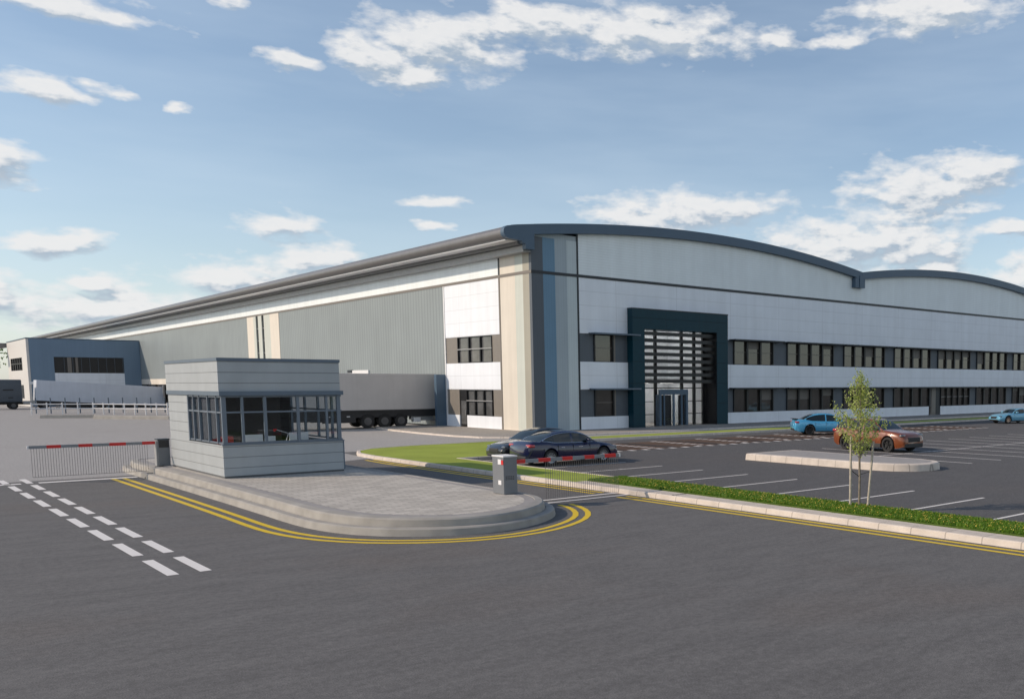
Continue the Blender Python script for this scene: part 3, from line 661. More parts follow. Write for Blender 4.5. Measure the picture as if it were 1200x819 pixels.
# ------------------------------------------------------------------ barriers
def barrier(name_label, cx0,cx1,cy0,cy1,cz, ztop, arm_y, x_start, x_end, z_arm, mesh0, mesh1, zbot, reds, cat='barrier gate'):
    t = empty('barrier_gate', ((cx0+cx1)/2,(cy0+cy1)/2,cz), name_label, cat, 'red and white barrier gates')
    c = MB().box(cx0,cx1,cy0,cy1,cz,ztop-.02,0,.015).build('cabinet', M['cabinet'], t)
    MB().box(cx0-.012,cx1+.012,cy0-.012,cy1+.012,ztop-.02,ztop+.02,0,.01).build('cabinet_lid', M['white_gloss'] if cx0 > 10 else M['cab_dark'], c)
    if cx0 > 10:
        MB().box(cx0-.012,cx0-.002,cy0+.12,cy0+.28,ztop-.22,ztop-.08).box(cx0-.012,cx0-.002,cy0+.12,cy0+.28,cz+.26,cz+.38).build('white_sticker', M['white_gloss'], c)
        MB().box(cx0-.014,cx0-.002,cy0-.0,cy0+.1,ztop-.22,ztop-.10).build('red_sticker', M['red'], c)
        mb = MB()
        for i in range(5):
            for j in range(3): mb.box(cx0+.06+.055*i,cx0+.09+.055*i,cy0-.006,cy0-.001,cz+.40+.04*j,cz+.42+.04*j)
        mb.build('vent', M['cab_dark'], c)
    else:
        MB().box(cx0+.03,cx1-.03,cy0-.012,cy0-.002,ztop-.30,ztop-.04).build('control_panel', M['cab_dark'], c)
        MB().box(cx0-.05,cx0-.003,cy0+.05,cy1-.05,cz,ztop-.05).build('side_bracket', M['galv'], c)
    arm = MB().box(min(x_start,x_end),max(x_start,x_end),arm_y-.03,arm_y+.03,z_arm-.05,z_arm+.05).build('arm', M['grey_paint'], t)
    for a,b in reds: MB().box(a,b,arm_y-.034,arm_y+.034,z_arm-.054,z_arm+.054).build('red_reflector', M['red'], arm)
    e = x_end; s = 1 if x_end > x_start else -1
    MB().box(min(e,e+s*.05),max(e,e+s*.05),arm_y-.035,arm_y+.035,z_arm-.055,z_arm+.055).build('end_cap', M['white_gloss'], arm)
    mb = MB(); n = int(abs(mesh1-mesh0)/.075)
    for k in range(n+1):
        x = mesh0+(mesh1-mesh0)*k/n; mb.box(x-.0046,x+.0046,arm_y-.0046,arm_y+.0046,zbot,z_arm-.05)
    mb.box(min(mesh0,mesh1),max(mesh0,mesh1),arm_y-.006,arm_y+.006,zbot-.012,zbot)
    mb.build('mesh_skirt', M['wire'], t)
    return t
AY = 22.62
barrier('grey barrier cabinet at the island nose with striped arm reaching across to the grass verge', 12.80,13.22,22.35,22.95,ZI, 1.42, AY, 13.22,16.88, 1.235, 14.3,16.85,.10,
        [(13.24+.02,13.62),(14.05,14.45),(14.85,15.2),(15.62,15.97),(16.35,16.76)])
barrier('far barrier cabinet behind the guardhouse with striped arm over the white stop line', 8.30,8.68,39.15,39.55,ZI, 1.36, 39.35, 8.30,4.56, 1.24, 8.0,4.62,.22,
        [(7.85,8.28),(6.85,7.35),(5.95,6.35)[:2],(5.0,5.38)][:3]+[(5.05,5.45)])
# cable on the kerb
cb = MB(); pts = [(8.5,39.3,.39),(8.35,38.9,.39),(8.15,39.0,.385),(8.0,38.6,.19),(7.85,38.8,.18),(7.7,38.5,.02)]
for a,b in zip(pts,pts[1:]): cb.tube(a,b,.012,6)
tag(cb.build('cable', M['cable']), 'thin black cable running down the kerb from the far barrier cabinet', 'cable')
# dark strip laid on the kerb top as the barrier arm's shadow
tag(MB().box(17.2,17.75,20.42,20.50,.1495,.153).build('kerb_arm_shadow', M['cab_dark']), kind='structure')

# ------------------------------------------------------------------ cars
def smooth_interp(pts, xs, k=5):
    px, pz = zip(*pts); z = np.interp(xs, px, pz)
    ker = np.hanning(k*2+1)[1:-1]; ker /= ker.sum(); pad = len(ker)//2
    zz = np.r_[np.full(pad,z[0]), z, np.full(pad,z[-1])]
    return np.convolve(zz, ker, 'valid')
def car(loc, rz, label, P, paint_m, rim_m, spokes=10, chrome=False, spoiler=False, group='cars parked by the warehouse'):
    L_, Wd = P['L'], P['W']; hw = Wd/2; xr, xf, wr = P['xr'], P['xf'], P['wr']
    t = bpy.data.objects.new('parked_car', None); COL.objects.link(t); tag(t, label, 'car', group)
    nS = 121; xs = np.linspace(0, L_, nS)
    zt = smooth_interp(P['lower'], xs, 3); zb0 = smooth_interp([(0,.36),(.35,.22),(L_-.4,.20),(L_,.30)], xs, 3)
    w = np.ones(nS)*hw
    q = np.clip(xs/.75,0,1); w *= .80+.20*np.sqrt(1-(1-q)**2); q = np.clip((L_-xs)/1.0,0,1); w *= .72+.28*np.sqrt(1-(1-q)**2)
    arch_r = wr+.055
    def zbot(x, z0):
        z = z0
        for xw in (xr,xf):
            d = abs(x-xw)
            if d < arch_r: z = max(z, wr+math.sqrt(arch_r**2-d*d))
        return z
    mb = MB(); rings = []; 
    for i in range(nS):
        x, z1, z0 = float(xs[i]), float(zt[i]), float(zb0[i]); za = zbot(x, z0); wi = float(w[i])
        zc = lambda f: max(za+.015*(1+f*2), z0+(z1-z0)*f)
        half = [(wi*.72,max(z0+.05,za-.0)),(wi*.93,za),(wi*.985,zc(.18)),(wi*1.0,zc(.46)),(wi*.992,zc(.66)),(wi*.985,zc(.74)),(wi*.955,zc(.88)),(wi*.90,max(za+.05,z1-.03)),(wi*.82,max(za+.052,z1-.004)),(wi*.45,z1+.02),(0,z1+.028)]
        ring = [(x,-a,b) for a,b in half]+[(x,a,b) for a,b in half[:-1][::-1]]
        rings.append(ring)
    m_ = len(rings[0])
    for r_ in rings: mb.v += r_
    for i in range(nS-1):
        for j in range(m_-1):
            a = i*m_+j; mb.f.append((a,a+1,a+m_+1,a+m_)); mb.m.append(0)
        mb.f.append((i*m_+m_-1,i*m_,i*m_+m_,i*m_+2*m_-1)); mb.m.append(1)
    mb.f.append(tuple(range(m_))); mb.m.append(0); mb.f.append(tuple(reversed(range((nS-1)*m_,nS*m_)))); mb.m.append(0)
    body = mb.build('body', [paint_m, M['chassis']], t, smooth=38)
    # greenhouse
    rp = P['roof']; x0, x1 = rp[0][0], rp[-1][0]; n2 = 71; gx = np.linspace(x0,x1,n2); zr = smooth_interp(rp, gx, 4); zr[0]=rp[0][1]; zr[-1]=rp[-1][1]
    zl = np.interp(gx, xs, zt)-.02; wg = np.interp(gx, xs, w)*.87
    slope = np.gradient(zr, gx)
    def sect(i):
        h = max(0.,float(zr[i]-zl[i])); wb = float(wg[i]); wt = wb-.30*h-.03; z0 = float(zl[i]); z1 = z0+h
        return [(wb,z0),(wb-.02-.12*h,z0+h*.45),(wt+.02,z0+h*.88),(wt-.05,z1-.005),(wt*.55,z1+.018*min(1,h*3)),(0,z1+.025*min(1,h*3))]
    vs=[]; 
    for i in range(n2):
        s_ = sect(i); vs += [(float(gx[i]),-a,b) for a,b in s_]+[(float(gx[i]),a,b) for a,b in s_[:-1][::-1]]
    k_ = 11; rf = MB(); rf.v = list(vs); gls = {}
    for i in range(n2-1):
        hh = float(min(zr[i]-zl[i], zr[i+1]-zl[i+1])); sl = float(slope[i]); xc = float(gx[i])
        screen = sl > P.get('rs',.30) or sl < -.30
        for j in range(k_-1):
            f = (i*k_+j,i*k_+j+1,(i+1)*k_+j+1,(i+1)*k_+j)
            side = j in (0,1,8,9); edge = j in (2,7)
            if side: isg = hh > .13 and not any(abs(xc-b) < .04 for b in P['pil'])
            elif edge: isg = False
            else: isg = screen and hh > .02
            if isg:
                if side: key = ('side_window', j > 5, sum(xc > b for b in P['pil']))
                else: key = ('windscreen',) if sl < 0 else ('rear_window',)
                if key not in gls: gls[key] = MB(); gls[key].v = list(vs)
                g_ = gls[key]
            else: g_ = rf
            g_.f.append(f); g_.m.append(0)
    for key, g_ in gls.items(): g_.compact().build(key[0], M['carglass'], t, smooth=50)
    rf.compact().build('roof', paint_m, t, smooth=50)
    if chrome:
        mb = MB()
        for s in (-1,1):
            pr = None; pr2 = None
            for i in range(4,n2-6,2):
                p = (float(gx[i]), s*(float(wg[i])+.012), float(zl[i])+.02); sc = sect(i); p2 = (float(gx[i]), s*(sc[2][0]+.012), sc[2][1])
                if pr: mb.tube(pr,p,.013,5); mb.tube(pr2,p2,.013,5)
                else: mb.tube(p,p2,.013,5)
                pr, pr2 = p, p2
        mb.build('window_trim', M['chrome'], t)
    # door seams and sills, handles
    for s in (-1,1):
        mb = MB()
        for xd in P['pil'][:1]+P.get('seams',[]):
            mb.box(xd-.006,xd+.006,s*hw*.985-.012,s*hw*.985+.012+0,.34,P['belt']-.08)
        mb.box(xr+wr+.1,xf-wr-.1,s*hw*.97-.02,s*hw*.97+.02,.20,.27)
        mb.build('door_seams', M['chassis'], t)
    for s in (-1,1):
        for xd in P['hand']: MB().box(xd-.1,xd+.1,s*(hw*.985)-.015,s*(hw*.985)+.02,P['belt']-.20,P['belt']-.17,0,.008).build('door_handle', M['chrome'] if chrome else paint_m, t)
        MB().box(P['mir']-.10,P['mir']+.09,s*(hw*.93)-.0 if s>0 else s*(hw*.93)-.22, s*(hw*.93)+.22 if s>0 else s*(hw*.93), P['belt']+.02,P['belt']+.16,0,.04).build('mirror', paint_m, t, smooth=60)
        MB().box(L_-.50,L_-.115,s*hw*.70-.17,s*hw*.70+.17,P['hl'],P['hl']+.13,0,.05).build('headlight', M['headlight'], t, smooth=60)
        MB().box(.03,.30,s*hw*.74-.20,s*hw*.74+.19,P['tl'],P['tl']+.13,0,.04).build('taillight', M['taillight'], t, smooth=60)
    if P.get('clad'):
        MB().box(L_-.12,L_+.012,-hw*.50,hw*.50,.50,.74,0,.04).build('grille', M['chassis'], t)
        MB().box(L_-.22,L_+.015,-hw*.74,hw*.74,.24,.46,0,.05).build('lower_bumper', M['chassis'], t)
        for s in (-1,1): MB().box(xr+wr+.05,xf-wr-.05,s*hw*.985-.025,s*hw*.985+.025,.22,.42,0,.01).build('sill_cladding', M['chassis'], t)
    else: MB().box(L_-.10,L_+.012,-hw*.42,hw*.42,.42,.62,0,.03).build('grille', M['chassis'], t)
    if 1:
        pass
    MB().box(L_-.16,L_+.02,-hw*.60,hw*.60,.24,.36,0,.03).build('front_bumper_intake', M['chassis'], t)
    MB().box(-.015,.2,-hw*.62,hw*.62,.30,.44,0,.03).build('rear_bumper', M['chassis'], t)
    if spoiler: MB().box(.0,.28,-hw*.72,hw*.72,P['lower'][1][1]+.10,P['lower'][1][1]+.14,0,.02).box(.1,.2,-.5,-.46,P['lower'][1][1]-.05,P['lower'][1][1]+.11).box(.1,.2,.46,.5,P['lower'][1][1]-.05,P['lower'][1][1]+.11).build('spoiler', M['chassis'], t)
    for xw in (xr,xf):
        for s in (-1,1):
            yo = s*(hw-.015); yi = s*(hw-.235)
            wh = bpy.data.objects.new('wheel', None)
            ty = MB(); 
            prf = [(yi,wr-.10),(yi,wr-.03),(yi+s*.03,wr-.004),(yo-s*.03,wr-.004),(yo,wr-.03),(yo-s*.0,wr*.70),(yo-s*.02,wr*.68)]
            nn = 36
            for (y_,r_) in prf: ty.v += [(xw+r_*math.cos(2*math.pi*k/nn), y_, wr+r_*math.sin(2*math.pi*k/nn)) for k in range(nn)]
            for a in range(len(prf)-1):
                for k in range(nn): ty.f.append((a*nn+k,a*nn+(k+1)%nn,(a+1)*nn+(k+1)%nn,(a+1)*nn+k)); ty.m.append(0)
            tyre = ty.build('wheel', M['tyre'], t, smooth=40)
            rm = MB(); rm.tube((xw,yo-s*.10,wr),(xw,yo-s*.09,wr),wr*.69,28); rm.build('brake_disc', M['chassis'], tyre)
            rm = MB(); 
            for k in range(nn):
                a0=2*math.pi*k/nn; a1=2*math.pi*(k+1)/nn
                q=[(xw+rr*math.cos(a),yy_,wr+rr*math.sin(a)) for a in (a0,a1) for rr,yy_ in ((wr*.62,yo-s*.035),(wr*.70,yo-s*.012))]
                rm.add(q,[(0,1,3,2)])
            for k in range(spokes):
                a = 2*math.pi*k/spokes+.2; c_,s_ = math.cos(a),math.sin(a); b1=.015 if spokes>7 else .04
                p = [(xw+c_*r_-s_*b, yy_, wr+s_*r_+c_*b) for r_,yy_ in ((wr*.12,yo-s*.05),(wr*.64,yo-s*.03)) for b in (-b1,b1)]
                p2 = [(x_,y_-s*.03,z_) for x_,y_,z_ in p]
                rm.add(p+p2,[(0,1,3,2),(0,2,6,4),(1,5,7,3),(4,6,7,5)])
            rm.tube((xw,yo-s*.07,wr),(xw,yo-s*.03,wr),wr*.17,14)
            rm.build('rim', rim_m, tyre)
            bpy.data.objects.remove(wh)
    t.rotation_euler = (0,0,rz); t.location = loc; t.scale = P.get('sc',(.935,.95,.96))
    return t
def carpaint(name, c, metal=.3, rough=.28): return mat(name, c, rough, metal=metal, noise=.0, coat=1.)
M['navy'] = carpaint('navy_car_paint', (.004,.006,.042),.0,.2); M['blackcar'] = carpaint('black_car_paint', (.014,.018,.022)); M['orange'] = carpaint('burnt_orange_car_paint', (.19,.048,.011), .05)
M['blue'] = carpaint('bright_blue_car_paint', (.07,.36,.62), .2); M['skyblue'] = carpaint('pale_blue_car_paint', (.16,.42,.60), .2)
SED = dict(L=4.86,W=1.86,xr=1.08,xf=3.92,wr=.345,belt=.96,
    lower=[(0,.80),(.06,.98),(.25,1.06),(.9,1.05),(1.3,.98),(2.4,.95),(3.3,.955),(3.6,.95),(4.2,.86),(4.6,.76),(4.80,.64),(4.86,.52)],
    roof=[(.55,1.02),(.95,1.24),(1.35,1.38),(1.75,1.445),(2.2,1.465),(2.7,1.42),(3.05,1.30),(3.62,.93)], pil=[2.25], seams=[3.15,1.45], hand=[1.7,2.65], mir=3.05, hl=.60, tl=.82)
SUV = dict(sc=(1.,1.,1.),L=4.70,W=1.93,xr=.95,xf=3.76,wr=.375,belt=1.10,rs=.42,
    lower=[(0,.86),(.06,1.05),(.2,1.13),(.8,1.13),(1.3,1.09),(2.3,1.06),(3.1,1.08),(3.4,1.08),(4.0,1.02),(4.4,.94),(4.62,.82),(4.70,.62)],
    roof=[(.14,1.10),(.34,1.36),(.65,1.53),(1.3,1.60),(1.9,1.625),(2.3,1.60),(2.65,1.52),(3.42,1.05)], pil=[2.05,1.0], seams=[3.0,1.15], hand=[1.5,2.45], mir=2.85, hl=.76, tl=.92, clad=True)
COU = dict(L=4.55,W=1.86,xr=.98,xf=3.60,wr=.34,belt=.90,
    lower=[(0,.74),(.06,.90),(.3,1.0),(.9,.99),(1.3,.93),(2.4,.90),(3.1,.91),(3.9,.82),(4.3,.72),(4.5,.60),(4.55,.48)],
    roof=[(.6,.97),(1.0,1.16),(1.4,1.27),(1.8,1.32),(2.2,1.30),(2.6,1.18),(3.1,.89)], pil=[1.6], seams=[2.9], hand=[2.0], mir=2.7, hl=.56, tl=.76)
car((19.86,33.43,.012),0,'dark navy saloon with silver multi spoke wheels parked behind the near barrier arm',SED,M['navy'],M['silver_paint'],14,True)
car((24.75,36.1,.012),math.pi,'black saloon facing the lawn, mostly hidden behind the navy saloon',SED,M['blackcar'],M['silver_paint'],10)
car((38.0,31.0,.012),-math.pi/2-R(3),'burnt orange sport utility car with black wheels, parked behind the young tree',SUV,M['orange'],M['alloy_dark'],5)
car((45.45,41.5,.012),-R(35),'bright blue saloon with rear spoiler parked on the block paving behind the tree',SED,M['blue'],M['alloy_dark'],10,False,True)
car((74.3,39.4,.012),math.pi-R(20),'pale blue coupe cut off by the right edge of the picture',COU,M['skyblue'],M['gold_alloy'],7)

# ------------------------------------------------------------------ lorry trailers
def trailer(loc, label, tilt=0., L_=13.6, hide_left=False):
    """x = 0 at the rear doors (dock end), body extends to -L_"""
    t = bpy.data.objects.new('lorry_trailer', None); COL.objects.link(t); tag(t, label, 'lorry trailer', 'white trailers backed onto the docks')
    MB().box(-L_,-.02,0,2.5,1.30,4.12,0,.03).build('cargo_box', M['trailer'], t)
    MB().box(-L_,0,-.015,2.515,1.22,1.36).build('side_rail', M['chassis'], t); MB().box(-L_+.1,-.1,.06,.09,.80,1.22).build('side_skirt', M['chassis'], t)
    MB().box(-L_+.3,-.3,.7,.85,.85,1.22).box(-L_+.3,-.3,1.65,1.8,.85,1.22).build('chassis_beam', M['chassis'], t)
    MB().box(-8.9,-6.45,.05,.10,.42,1.10).build('side_guard', M['chassis'], t); MB().box(-8.9,-6.45,2.4,2.45,.42,1.10).build('side_guard', M['chassis'], t)
    MB().box(-12.,-9.2,.12,.7,.55,1.15).build('pallet_box', M['chassis'], t)
    for x in (-8.3,-7.0): MB().box(x-.12,x+.12,.03,.048,.86,.92).build('side_marker_lamp', M['white_gloss'], t)
    for x in (-5.55,-4.25,-2.95):
        for y0 in (.02,2.1):
            w_ = MB(); w_.tube((x,y0,.50),(x,y0+.38,.50),.50,28); wo = w_.build('wheel', M['tyre'], t, smooth=50)
            yy_ = y0-.006 if y0 < 1 else y0+.38
            h_ = MB(); h_.tube((x,yy_,.50),(x,yy_+.01,.50),.29,20); h_.tube((x,yy_-.03,.50),(x,yy_+.02,.50),.11,12)
            h_.build('rim', M['hub'], wo)
        MB().box(x-.08,x+.08,.3,2.2,.42,.58).build('axle', M['chassis'], t)
        mb = MB()
        for k in range(9):
            a0 = R(20+k*140/9); a1 = R(20+(k+1)*140/9)
            for y0 in (.0,2.08):
                q = [(x+r_*math.cos(a),y,.50+r_*math.sin(a)) for a in (a0,a1) for r_ in (.56,.58) for y in (y0,y0+.42)]
                mb.add(q,[(0,1,5,4),(2,6,7,3),(0,4,6,2),(1,3,7,5)])
        mb.build('mudguard', M['chassis'], t)
    MB().box(-2.1,-.25,.2,.55,.55,.9).box(-1.2,-.15,.1,2.4,.45,.58).build('rear_underrun_bar', M['galv'], t)
    MB().box(-1.9,-1.3,.15,.6,.35,.72,0,.03).build('battery_box', M['white_gloss'], t)
    MB().box(-L_+2.5,-L_+2.62,.3,.42,.05,1.22).box(-L_+2.5,-L_+2.62,2.1,2.22,.05,1.22).build('landing_leg', M['galv'], t)
    t.location = loc; t.rotation_euler = (0, tilt, 0)
    return t
trailer((34.2,69.85,.05),'white box trailer docked behind the guardhouse beside the office corner')
t2 = trailer((34.2,156.2,-1.22),'white box trailer on the sloping far dock, left of the guardhouse', R(3.9), 15.0)
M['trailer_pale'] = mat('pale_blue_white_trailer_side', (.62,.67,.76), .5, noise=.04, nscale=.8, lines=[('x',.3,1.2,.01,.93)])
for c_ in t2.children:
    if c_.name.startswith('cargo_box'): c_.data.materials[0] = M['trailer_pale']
# tractor
tr = empty('lorry_tractor', (13.,156.2,0), 'dark grey lorry tractor unit at the left edge of the picture', 'lorry')
cab = MB().box(12.4,17.9,156.2,158.7,.95,3.95,0,.12).build('cab', M['infill'], tr, smooth=40)
MB().box(12.8,13.9,156.16,156.22,2.2,3.1).box(14.3,15.0,156.16,156.22,2.3,3.0).build('side_window', M['carglass'], cab)
MB().box(15.9,17.0,156.14,156.2,2.5,2.65).box(16.4,16.9,156.14,156.2,1.5,1.6).build('side_vent', M['chassis'], cab)
MB().box(12.5,21.2,156.7,158.2,.62,.95).build('chassis_frame', M['chassis'], tr)
MB().box(17.95,19.6,156.3,156.7,.7,1.1).build('fuel_tank', M['galv'], tr)
for x in (13.6,16.9,20.2):
    for y0 in (156.25,158.2):
        w_ = MB(); w_.tube((x,y0,.5),(x,y0+.35,.5),.5,20); wo = w_.build('wheel', M['tyre'], tr, smooth=50)
        MB().tube((x,y0-.01,.5),(x,y0+.36,.5),.26,14).build('rim', M['hub'], wo)

# ------------------------------------------------------------------ railing island on the left
ri = [(13.2,113.6),(17.6,110.7),(17.3,107.9),(19.5,105.6),(22.6,102.),(27.,101.5),(27.5,106.),(19.,118.),(13.5,120.)]
ri = [(14.2,113.4),(18.2,110.9),(17.6,107.7),(22.4,100.9),(27.5,98.5),(29.,104.),(20.,121.),(15.5,121.)]
mb = MB(); band(mb, ri, [(0,0),(.05,.30),(.1,.34),(.5,.35)]); struct(mb.build('yard_island_kerb', M['kerb_mid']))
struct(MB().sheet(offset_poly(ri,.5), .35).build('yard_island_pavement', M['kerb_grey']))
rl = empty('metal_railing', (14,114.5,.35), 'long white post and rail barrier along the yard island in front of the far trailer', 'railing')
rp_ = [(13.7,114.2),(18.3,111.6),(22.8,102.8),(27.2,99.8)]
segs = list(zip(rp_,rp_[1:])); rails = MB()
for a,b in segs:
    n_ = max(1,int(math.dist(a,b)/1.25))
    for z in (.95,1.38): rails.tube((a[0],a[1],z),(b[0],b[1],z),.045,6)
    for k in range(n_):
        f = k/n_; MB().box(a[0]+(b[0]-a[0])*f-.05,a[0]+(b[0]-a[0])*f+.05,a[1]+(b[1]-a[1])*f-.05,a[1]+(b[1]-a[1])*f+.05,.345,1.55,0,.01).build('post', M['white_gloss'], rl)
rails.build('rail', M['white_gloss'], rl)
src = None
for k in range(15):
    x = 14.6+1.15*k; y = 118.5-.55*k
    if src is None:
        me = MB().box(-.05,.05,-.05,.05,0,1.6,0,.01); me = me.build('bollard', M['guard_trim']); o = me; src = o
        src_l = 'slim dark yard bollard standing in the row behind the white railing'
    else: o = src.copy(); COL.objects.link(o)
    o.location = (x,y,.35); tag(o, src_l, 'bollard', 'dark bollards behind the white railing')

# ------------------------------------------------------------------ young tree, stakes
TX, TY = 19.0, 14.95
T = empty('young_tree', (TX,TY,.15), 'young slender tree with a loose light green crown staked in the grass verge', 'tree')
mb = MB(); tp = [(TX,TY,.12,.035),(TX+.01,TY,.9,.03),(TX-.01,TY+.01,1.7,.026),(TX+.01,TY,2.5,.02),(TX-.0,TY+.01,3.1,.012),(TX+.02,TY,3.62,.005)]
for a,b in zip(tp,tp[1:]): mb.tube(a[:3],b[:3],a[3],8,0,b[3])
RT = Vector((.7071,-.7071,0)); FW = Vector((.7071,.7071,0))
br = []
for k in range(44):
    z0 = 1.40+1.85*(k/44.); a = k*2.4; ln = (.10+.56*math.exp(-((z0-2.1)/.62)**2))*(.75+.5*random.random())
    d = Vector((math.cos(a),math.sin(a),0)); s_ = Vector((TX,TY,z0)); m1 = s_+d*ln*.55+Vector((0,0,.20)); e_ = s_+d*ln+Vector((0,0,.42+.15*random.random()))
    mb.tube(s_,m1,.010,5,0,.007); mb.tube(m1,e_,.007,5,0,.003); br.append((s_,m1,e_))
mb.build('trunk', M['bark'], T, smooth=60)
vs=[]; fs=[]
def leaf(c, s):
    n = Vector((random.gauss(0,1),random.gauss(0,1),random.gauss(.5,1))).normalized(); u = n.orthogonal().normalized(); u.rotate(Matrix.Rotation(random.random()*6.28,3,n)); v = n.cross(u)
    i = len(vs); vs.extend([c-u*s, c-v*s*.45+n*s*.1, c+u*s, c+v*s*.45+n*s*.1]); fs.append((i,i+1,i+2,i+3))
for s_,m1,e_ in br:
    for k in range(int(14+78*(m1-s_).length/.35*.55)):
        f = .2+.85*random.random(); p = s_.lerp(m1,f*2) if f < .5 else m1.lerp(e_,min(1.1,f*2-1)); 
        leaf(p+Vector((random.gauss(0,.055),random.gauss(0,.055),random.gauss(0,.05))), .030+.020*random.random())
for k in range(150):
    z = 3.0+.72*random.random(); leaf(Vector((TX+random.gauss(0,.05),TY+random.gauss(0,.05),z)), .028)
me = MB(); me.v = [tuple(v) for v in vs]; me.f = fs; me.m = [0]*len(fs); me.build('crown', M['leaf'], T, smooth='raw')
for k,(dx,top,lean,lab) in enumerate(((-.235,1.93,.0,'pale wooden stake left of the young tree trunk'),(.225,1.78,.13,'pale wooden stake right of the trunk, leaning outwards'))):
    b = Vector((TX,TY,.12))+RT*dx; e_ = b+RT*lean+Vector((0,0,top))
    tag(MB().tube(b,e_,.034,8,0,.030).build('tree_stake', M['wood'], smooth=60), lab, 'stake', 'stakes supporting the young tree')
mb = MB(); c = Vector((TX,TY,1.02)); a = c-RT*.235+Vector((0,0,.12)); mb.tube(a,c-Vector((0,0,.06)),.013,6); d = c+RT*.265+Vector((0,0,.08)); mb.tube(c,d,.008,6)
tag(mb.build('tree_tie', M['cable']), 'black rubber tie between the stakes and the young trunk', 'tree tie')

# ------------------------------------------------------------------ far greenery and wall at the left edge
def bush(x,y,w,h,label):
    t = empty('tree', (x,y,0), label, 'tree', 'trees beyond the yard'); MB().tube((x,y,0),(x,y,h*.5),.22,8,0,.12).build('trunk', M['bark'], t)
    global vs, fs; vs=[]; fs=[]
    cl = [(Vector((x+random.gauss(0,w*.28),y+random.gauss(0,w*.28),h*(.35+.5*random.random()))), w*(.16+.14*random.random())) for _ in range(26)]
    for c,r in cl:
        for k in range(90):
            d = Vector((random.gauss(0,1),random.gauss(0,1),random.gauss(0,1))).normalized()*r*(.6+.45*random.random()); leaf(c+d,.5)
    m_ = MB(); m_.v = [tuple(v) for v in vs]; m_.f = fs; m_.m = [0]*len(fs); m_.build('crown', M['leaf_far'], t, smooth='raw')
bush(19.,300.,13.,14.,'light green tree at the left edge, beyond the dock office')
tag(MB().box(-60,19.,236.,236.4,0,5.3).build('yard_boundary_wall', M['concrete_yard']), 'pale grey boundary wall at the back of the yard, behind the dark lorry', 'wall')

# ------------------------------------------------------------------ sun and sky
sx, sy, sz = 1.52, -.90, -1.0
sun_dir = Vector((-sx,-sy,-sz)).normalized()      # towards the sun
elev = math.asin(sun_dir.z); az = math.atan2(sun_dir.x, sun_dir.y)
sl = bpy.data.lights.new('sun', 'SUN'); sl.energy = 3.05; sl.angle = R(.5); sl.color = (1.,.82,.64)
so = bpy.data.objects.new('sun', sl); COL.objects.link(so); so.rotation_euler = sun_dir.to_track_quat('Z','Y').to_euler()
w = bpy.data.worlds.new('World'); S.world = w; w.use_nodes = True; nt = w.node_tree; nt.nodes.clear()
out = nt.nodes.new('ShaderNodeOutputWorld'); bg = nt.nodes.new('ShaderNodeBackground'); bg.inputs[1].default_value = .117; nt.links.new(bg.outputs[0], out.inputs[0])
sk = nt.nodes.new('ShaderNodeTexSky'); sk.sky_type = 'NISHITA'; sk.sun_disc = False; sk.sun_elevation = elev; sk.sun_rotation = az
sk.air_density = 1.0; sk.dust_density = .6; sk.ozone_density = 1.0; sk.altitude = 0
tc = nt.nodes.new('ShaderNodeTexCoord'); sep = nt.nodes.new('ShaderNodeSeparateXYZ'); nrm = nt.nodes.new('ShaderNodeVectorMath'); nrm.operation='NORMALIZE'
nt.links.new(tc.outputs['Generated'], nrm.inputs[0]); nt.links.new(nrm.outputs[0], sep.inputs[0])
A = node_m(nt,'MULTIPLY',node_m(nt,'ARCTAN2',sep.outputs[0],sep.outputs[1]),57.2958); E_ = node_m(nt,'MULTIPLY',node_m(nt,'ARCSINE',sep.outputs[2]),57.2958)
cv = nt.nodes.new('ShaderNodeCombineXYZ'); nt.links.new(A, cv.inputs[0]); nt.links.new(E_, cv.inputs[1])
clouds = [(9.5,17.7,4.6,.85),(15.97,19.4,1.0,.45),(8.23,13.9,2.6,.75),(10.79,14.3,1.6,.4),(5.8,10.4,2.4,1.35),(13.77,13.91,.7,.33),(8.3,6.95,2.6,.8),(9.38,5.29,1.9,.6),(5.6,4.4,1.6,1.3),(18.94,17.01,1.8,.5),
 (27.2,18.8,5.0,2.1),(23.4,17.7,2.4,1.3),(32.5,20.2,6.,1.1),(38.8,20.0,7.8,1.7),(25.2,17.0,3.0,1.1),(46.28,19.5,2.2,.6),(55.11,20.7,6.2,1.2),(50.36,19.6,1.8,.5),
 (18.33,8.61,2.7,.85),(16.2,5.5,4.0,1.5),(20.3,6.9,2.8,1.0),(10.2,3.7,6.0,1.5),(26.14,10.38,1.9,.42),(26.24,8.97,.9,.4),(41.6,10.4,7.0,1.4),(38.4,9.7,4.,1.1),(55.3,11.3,5.4,2.2),(58.4,12.1,3.2,1.5),
 (50.0,8.4,5.6,2.1),(54.2,8.3,5.4,2.0),(60.31,9.0,2.2,.55),(61.4,6.2,2.9,1.6),(56.4,6.6,3.6,1.1),(72.,9.,8.,2.),(-10.,8.,9.,2.),(-30,14,10,2.5),(95.,14.,10.,3.),(180,19,75,15),(-180,19,75,15),(118,20,40,13),(-118,20,40,13)]  # last entries: unseen clouds behind the camera, added to brighten the shaded front
